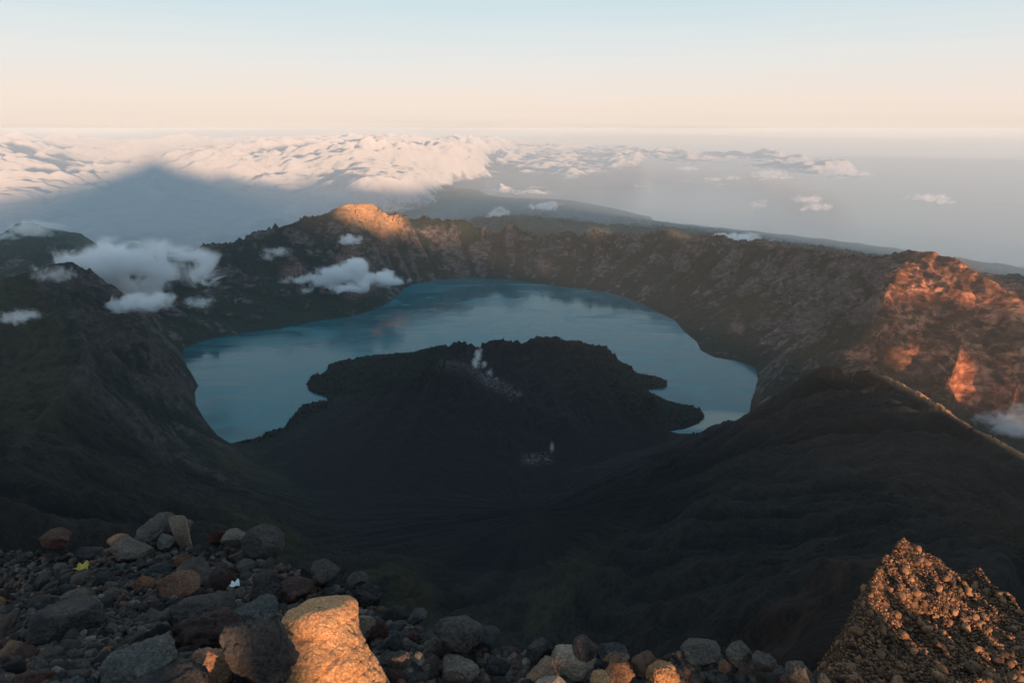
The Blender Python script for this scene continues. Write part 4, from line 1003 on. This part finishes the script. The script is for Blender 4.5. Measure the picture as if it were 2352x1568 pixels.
B(670,1362,4.3,110,46,.9,'rusty','long brown boulder with a flat top behind the sunlit one',35,5,7,35,.04,extra=[(0,0,1,.55)])
B(612,1360,4.35,80,80,.9,'dark','dark blocky boulder left of the long brown one',36,5,11,26,.06)
B(745,1312,4.75,70,44,.9,'grey','grey block on the skyline right of a dark notch',37,5,8,35,.04)
B(725,1322,4.6,74,50,.9,'dark','dark flat topped block in front of the grey skyline block',38,5,7,39,.04,extra=[(0,0,1,.6)])
B(820,1330,4.5,50,36,.9,'grey','small grey block stepping down the skyline',39,5,8,35,.05)
B(845,1375,4.2,70,60,.9,'dark','dark craggy boulder on the falling skyline',40,5,11,30,.06)
B(830,1440,3.6,64,50,.9,'pale','tawny boulder with one flat face, right behind the sunlit one',41,5,7,39,.04)
B(870,1455,3.5,46,60,.8,'rusty','narrow brown wedge right of the tawny boulder',42,5,6,44,.04)
B(905,1480,3.25,50,60,.9,'bluish','rounded blue grey boulder under the falling skyline',43,5,9,22,.04)
B(920,1520,3.0,60,56,.9,'dark','round speckled dark boulder below the blue grey one',44,5,9,22,.04)
B(958,1518,3.0,34,44,.9,'pale','small upright tan block beside the round speckled one',45,5,6,48,.03,cat='rock',name='rock')
B(960,1415,3.8,44,32,.9,'bluish','smooth grey blue stone poking over the skyline',46,5,7,26,.03,cat='rock',name='rock')
B(1050,1452,3.45,120,60,.9,'grey','broad ribbed grey boulder on the middle of the skyline',47,5,8,30,.06)
B(1010,1490,3.2,60,56,.9,'dark','tall dark slab beneath the ribbed boulder',48,5,7,39,.05)
B(1060,1540,2.75,90,70,.9,'grey','large grey boulder at the bottom edge, middle of the frame',49,5,8,30,.04)
B(1140,1535,2.8,66,60,.9,'dark','dark boulder at the bottom edge, right of the large grey one',50,5,9,30,.05)
B(1235,1500,3.05,64,66,.9,'dark','dark rounded boulder on the skyline left of the long slanting block',51,5,8,26,.05)
B(1315,1515,2.95,112,76,.8,'pale','long slanting brown block, highest near its left end',52,5,5,44,.035,(0,.42,.2))
B(1345,1483,3.1,62,48,.9,'grey','rounded boulder on the skyline behind the slanting block',53,5,8,26,.05)
B(1245,1550,2.72,92,74,.9,'orange','boulder with one patch of orange sunlight near its top',54,5,8,30,.05)
B(1425,1548,2.7,88,84,.9,'orange','sunlit boulder right of the slanting block, orange on its right half',55,5,7,35,.05)
B(1385,1565,2.62,60,60,.9,'tan','small boulder at the bottom edge, left of the half lit one',56,5,8,30,.05)
B(1410,1500,2.9,70,44,.9,'bluish','blue grey boulder topped by a thin sunlit edge',57,5,8,30,.05)
B(1525,1553,2.68,80,64,.9,'tan','wedge lit orange on its front at the bottom edge',58,5,7,35,.05)
B(1610,1493,3.0,90,44,.9,'grey','low grey slab on the skyline of the right heap',59,5,7,35,.05)
B(1700,1500,2.95,64,56,.9,'grey','angular boulder with a sharp tip on the right heap',60,5,6,44,.05,(0,.5,0))
B(1665,1530,2.8,40,34,.9,'orange','tan cube of stone in the right heap',61,5,5,52,.03,cat='rock',name='rock')
B(1755,1520,2.85,60,46,.9,'grey','wide grey boulder near the lower end of the right heap',62,5,8,30,.05)
B(1835,1545,2.7,60,50,.9,'grey','round grey boulder, rightmost but one of the heap',63,5,8,26,.04)
B(1890,1562,2.62,36,46,.8,'bluish','smooth bluish stone at the right end of the heap',64,5,7,26,.03,cat='rock',name='rock')
B(1780,1555,2.68,90,60,.9,'dark','broad dark boulder at the bottom edge of the right heap',65,5,8,30,.05)
B(1265,1590,2.55,84,70,.9,'pale','smooth near white stone just showing at the bottom edge',66,5,8,8,.015)

# --- scattered stones: individual ones first, then the small rubble
kinds = ['grey'] * 8 + ['dark'] * 8 + ['bluish'] * 4 + ['rusty'] * 4 + ['reddish'] * 4 + ['orange'] * 1
protos = []
for k in range(18):
    P, F = stone(4, 300 + k, int(rng.integers(7, 12)), float(rng.uniform(18, 48)), (1, float(rng.uniform(.7, 1)), float(rng.uniform(.5, .85))), .05)
    protos.append((P, F))
eu = np.array([p[0] for p in edge]); ev = np.array([p[1] for p in edge])
def pix(x, y, z):
    yy = y * CP - z * SP
    return 1176 + FPX * x / yy, 784 - FPX * (y * SP + z * CP) / yy
cand = []
tries = 0
while len(cand) < 242 and tries < 60000:
    tries += 1
    u = rng.uniform(-10, 1900); v = rng.uniform(1230, 1580)
    if v < np.interp(u, eu, ev) + 4: continue
    # march down the sight line to the ground
    a, yy_r, zz_r = ray(u, v); tt = np.linspace(1.5, 9, 160); hit = None
    gz = near_z(a * tt, yy_r * tt); below = np.nonzero(zz_r * tt < gz)[0]
    if not len(below): continue
    t_ = tt[below[0]]; x, y = a * t_, yy_r * t_
    size = float(np.exp(rng.normal(math.log(.064), .40)))
    size = min(size, .2) * (1.15 if u > 800 else 1.0)
    if any((x - b[0]) ** 2 + (y - b[1]) ** 2 < (b[2] + size * .5) ** 2 for b in BIG): continue
    if any((x - c[0]) ** 2 + (y - c[1]) ** 2 < ((c[2] + size) * .72) ** 2 for c in cand): continue
    cand.append((x, y, size, u, v))
me_cache = {}
ZN = [(-100, 450, 1200, 1330, 'in the upper left rubble near the skyline'), (-100, 450, 1330, 1450, 'in the middle of the left rubble'), (-100, 450, 1450, 1700, 'in the lower left corner rubble'),
      (450, 700, 1200, 1700, 'in the rubble between the ochre pyramid and the sunlit boulder'), (700, 1100, 1200, 1700, 'on the slope right of the sunlit boulder'),
      (1100, 1500, 1200, 1700, 'in the bottom middle among the sun patched boulders'), (1500, 2000, 1200, 1700, 'in the heap at the lower right')]
for (x, y, size, u, v) in cand:
    kd = kinds[int(rng.integers(len(kinds)))]; pi_ = int(rng.integers(len(protos)))
    key = (pi_, kd)
    if key not in me_cache:
        o = mesh_np('rock', protos[pi_][0], protos[pi_][1], STONES[kd])
        me_cache[key] = o.data
    else:
        o = bpy.data.objects.new('rock', me_cache[key]); COL.objects.link(o)
    o.rotation_euler = (rng.uniform(-.4, .4), rng.uniform(-.4, .4), rng.uniform(0, 6.28))
    z = float(near_z(x, y))
    o.location = (x, y, z + size * .25)
    o.scale = (size, size * rng.uniform(.75, 1.05), size * rng.uniform(.7, 1.05))
    zone = next((q[4] for q in ZN if q[0] <= u < q[1] and q[2] <= v < q[3]), 'on the rubble')
    big = 'fist sized' if size < .085 else 'head sized'
    tag(o, f'{big} {kd} stone {zone}', 'rock', f'{big} {kd} stones {zone}')
BIG += [(c[0], c[1], c[2] * .55) for c in cand]

def rubble(name, pts, mats, mat, label, subs=(1, 2), flat=.7):
    """many small stones in one mesh; pts: (x, y, z, size)"""
    shapes = [stone(subs[k % 2], 900 + k, 8, 12, (1, .85, flat), .06) for k in range(12)]
    Vs, Fs, Ts, nb = [], [], [], 0
    for i, (x, y, z, s_) in enumerate(pts):
        P, F = shapes[i % 12]
        M = rotm(rng.uniform(-.6, .6), rng.uniform(-.6, .6), rng.uniform(0, 6.28))
        Q = (P * s_) @ M.T + (x, y, z)
        Vs.append(Q); Fs.append(F + nb); Ts.append(np.full(len(Q), rng.uniform(0, 1))); nb += len(Q)
    o = mesh_np(name, np.concatenate(Vs), np.concatenate(Fs), mat, smooth=False, attrs=dict(tint=np.concatenate(Ts)))
    return tag(o, label, None, None, 'stuff')
def scatter(n, smin, smax, umax=1950, vmin=1225):
    u = rng.uniform(-30, umax, n); v = rng.uniform(vmin, 1600, n)
    ok = v > np.interp(u, eu, ev) - 14
    u, v = u[ok], v[ok]
    a = (u - 1176) / FPX; b = (784 - v) / FPX
    yr = CP + b * SP; zr = -SP + b * CP
    tt = np.linspace(1.6, 9, 220)[:, None]
    gz = near_z(a * tt, yr * tt); below = zr * tt < gz
    hit = below.any(0); ti = np.argmax(below, 0)
    t_ = tt[ti, 0][hit]; x = (a[hit] * t_); y = yr[hit] * t_
    s_ = np.exp(rng.uniform(math.log(smin), math.log(smax), len(x)))
    B_ = np.array(BIG)
    d = np.sqrt((x[:, None] - B_[None, :, 0]) ** 2 + (y[:, None] - B_[None, :, 1]) ** 2) - B_[None, :, 2] * .8
    ok = d.min(1) > 0
    x, y, s_ = x[ok], y[ok], s_[ok]
    return list(zip(x, y, near_z(x, y) + s_ * .25, s_))
rm = {}
for kd, lab, n_ in (('dark', 'small dark stones', 7500), ('grey', 'small grey stones', 4200), ('rusty', 'small rusty stones', 1500), ('bluish', 'small blue grey stones', 1300)):
    rubble('small_rubble', scatter(n_, .012, .052), None, STONES[kd], lab + ' filling the gaps of the foreground rubble')

# litter
def litter(name, u, v, Y, w, h, mat, label, cat):
    c = PY(u, v, Y); k = (Y / ray(u, v)[1]) / FPX
    n_ = 8
    gx, gy = np.meshgrid(np.linspace(-1, 1, n_), np.linspace(-1, 1, n_))
    V = np.stack([gx * w / 2 * k * (1 - .25 * gy), gy * w * .3 * k, h * k * (.35 * np.sin(gx * 3) + .25 * np.cos(gy * 4 + gx * 2) + .3 * gy)], -1).reshape(-1, 3)
    F = grid_faces(n_, n_)
    V2 = np.r_[V, V - (0, 0, .002)]; F2 = np.r_[F, F[:, ::-1] + len(V)]
    o = mesh_np(name, V2, F2, mat); o.location = c
    return tag(o, label, cat)
def plain(name, c, r=.6):
    m = NT(name); pos = m.n('ShaderNodeTexCoord').outputs['Object']
    col = m.mix(m.noise(pos, 30, 4), tuple(x * .7 for x in c), c)
    bs = m.n('ShaderNodeBsdfPrincipled', i_Base_Color=col, i_Roughness=r); m.l(bs.outputs[0], m.out.inputs[0]); return m.m
litter('plastic_scrap', 190, 1298, 5.55, 26, 12, plain('yellow_plastic', (.45, .33, .03)), 'crumpled yellow plastic scrap wedged under the oval dark stone', 'litter')
litter('paper_scrap', 540, 1338, 4.45, 20, 10, plain('white_paper', (.75, .76, .78)), 'torn white paper scrap lying right of the ochre pyramid boulder', 'litter')

# ------------------------------------------------------------------ the gravel covered crag at the lower right
K = PolarField([(14,0),(62,420)], [(7,0),(26,330)])
cr_l = [(1900,1720,8.5),(1925,1600,9.5),(1930,1540,10),(1945,1490,10.6),(1960,1440,11.2),(1980,1400,11.8),(1985,1385,12.2),(2000,1350,13),(2012,1318,13.8),(2032,1285,14.8),(2058,1252,16),(2085,1240,17)]
cr_r = [(2085,1240,17),(2118,1266,17.2),(2170,1296,17),(2205,1315,16.8),(2238,1325,16.6),(2252,1318,16.5),(2275,1350,16),(2310,1365,15.6),(2352,1400,15),(2450,1460,14),(2600,1570,12)]
K.line([PY(*p) for p in cr_l], 1); K.line([PY(*p) for p in cr_r], 1)
K.line([PY(*p) for p in [(2085,1240,17),(2130,1300,15.8),(2175,1370,14.4),(2210,1440,13),(2260,1500,12),(2330,1570,11),(2420,1680,9.5)]], .5)
K.line([PY(*p) for p in [(2040,1400,12.9),(2030,1480,11.6),(2060,1580,10.2)]])
K.line([PY(*p) for p in [(2300,1440,14.2),(2380,1520,12.8)]])
K.line([PY(u - 45, v + 60, Y * 1.15) for u, v, Y in cr_l]); K.line([PY(u + 10, v + 90, Y * 1.22) for u, v, Y in cr_r])
K.ring(26, [(0,-1.6),(70,-1.6)]); K.ring(7, [(0,-1.5),(30,-1.35),(70,-1.15)])
K.solve()
qk, fi_, fj_ = K.upsample(K.X, 2)
Rk = K.i_r(fi_)[:, None] * np.ones((1, len(fj_))); Ak = np.radians(K.i_az(fj_))[None] * np.ones((len(fi_), 1))
Xk, Yk = Rk * np.sin(Ak), Rk * np.cos(Ak)
Zk = qk * Rk + (ridged2(Xk * .55, Yk * .55, 5, 51) - .6) * .38 + fbm2(Xk * .9, Yk * .9, 3, 54) * .28 + fbm2(Xk * 2.2, Yk * 2.2, 4, 52) * .14 + worley_dome(Xk * 6, Yk * 6, 53) * .03
def crag_z(x, y):
    r = np.hypot(x, y); az = np.degrees(np.arctan2(x, y))
    return bil(Zk, K.r_i(r) * 2, K.az_i(az) * 2)
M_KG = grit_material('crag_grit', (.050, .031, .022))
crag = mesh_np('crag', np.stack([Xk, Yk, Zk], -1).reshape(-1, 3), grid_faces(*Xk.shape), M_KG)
tag(crag, 'steep gravel covered crag at the lower right, its right side glowing orange in the sun', None, None, 'structure')
def crag_pts(n, smin, smax):
    u = rng.uniform(1880, 2400, n); v = rng.uniform(1235, 1600, n)
    a = (u - 1176) / FPX; b = (784 - v) / FPX; yr = CP + b * SP; zr = -SP + b * CP
    tt = np.linspace(8, 22, 260)[:, None]
    below = zr * tt < crag_z(a * tt, yr * tt)
    hit = below.any(0); ti = np.argmax(below, 0); t_ = tt[ti, 0][hit]; x = a[hit] * t_; y = yr[hit] * t_
    s_ = np.exp(rng.uniform(math.log(smin), math.log(smax), len(x)))
    return list(zip(x, y, crag_z(x, y) + s_ * .2, s_))
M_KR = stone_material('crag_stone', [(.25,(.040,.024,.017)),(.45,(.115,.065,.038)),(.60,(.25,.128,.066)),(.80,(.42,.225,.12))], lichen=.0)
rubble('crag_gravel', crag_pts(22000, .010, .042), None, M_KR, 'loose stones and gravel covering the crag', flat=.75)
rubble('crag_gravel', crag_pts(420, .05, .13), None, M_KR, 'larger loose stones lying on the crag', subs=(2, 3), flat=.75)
# ------------------------------------------------------------------ outcrop added unseen behind the viewer, notched to shade and light chosen rubble
OUT = [(-14,-6.5),(-9,-3.6),(-5,-1.9),(-1.5,-1.5),(-.24,-1.8),(-.20,-2.64),(.02,-2.64),(.06,-1.9),(.34,-2.0),(.38,-3.15),(1.02,-3.15),(1.06,-2.3),(1.50,-2.4),(1.53,-2.84),(1.66,-2.84),(1.69,-2.5),(1.92,-2.5),(1.95,-2.90),
       (2.20,-2.90),(2.24,-2.4),(3,-2.6),(6,-4.4),(10,-6.9),(12,-8.6),(12.3,-9.2),(13.0,-10.6),(13.3,-10.6),(13.5,-9.7),(13.9,-9.8),(14.2,-11),(14.5,-13),(16,-15)]
ns = 900
sv = np.linspace(-14, 16, ns); top = np.interp(sv, [p[0] for p in OUT], [p[1] for p in OUT])
wob = np.where(np.abs(sv) < 3, .3, 1.0)
ca, sa = math.cos(SUN_AZ), math.sin(SUN_AZ)
prof_w = [(-1.3,-4.0),(-.9,-1.6),(-.5,-.5),(-.2,-.08),(0,0),(.2,-.06),(.5,-.4),(.9,-1.5),(1.3,-4.0)]
rows = []
for al, dzz in prof_w:
    z = top + 4.0 * TS + dzz + (fbm2(sv * 1.7, np.full(ns, al * 3.0), 4, 33) * .22 * (0.15 if al == 0 else 1)) * wob + (fbm2(sv * 9, np.full(ns, al * 3.0), 4, 35) * .07)
    alo = -4.0 + al + fbm2(sv * 1.3, np.full(ns, al), 3, 34) * .15
    rows.append(np.stack([ca * sv + sa * alo, -sa * sv + ca * alo, z], -1))
oc_ = np.stack(rows)
sun_block = mesh_np('blocker', oc_.reshape(-1, 3), grid_faces(len(rows), ns), M_DARK)
tag(sun_block, 'added unseen rock outcrop on the summit right behind the viewer', None, None, 'structure')
#@@HAZE
# ------------------------------------------------------------------ haze
def box(name, x0, x1, y0, y1, z0, z1, mat):
    V = [(x, y, z) for z in (z0, z1) for y in (y0, y1) for x in (x0, x1)]
    F = [(0,2,3,1), (4,5,7,6), (0,1,5,4), (2,6,7,3), (0,4,6,2), (1,3,7,5)]
    return mesh_np(name, V, F, mat, smooth=False)
mh = NT('haze_air')
pv = mh.n('ShaderNodeVolumePrincipled')
pv.inputs['Color'].default_value = (.90, .96, 1, 1)
pv.inputs['Density'].default_value = HAZE_D
pv.inputs['Anisotropy'].default_value = 0.0
mh.l(pv.outputs[0], mh.out.inputs['Volume'])
hz = box('haze', -113000, 113000, -3600, 113000, SEA_Z - 70, 40, mh.m)
tag(hz, None, None, None, 'stuff')
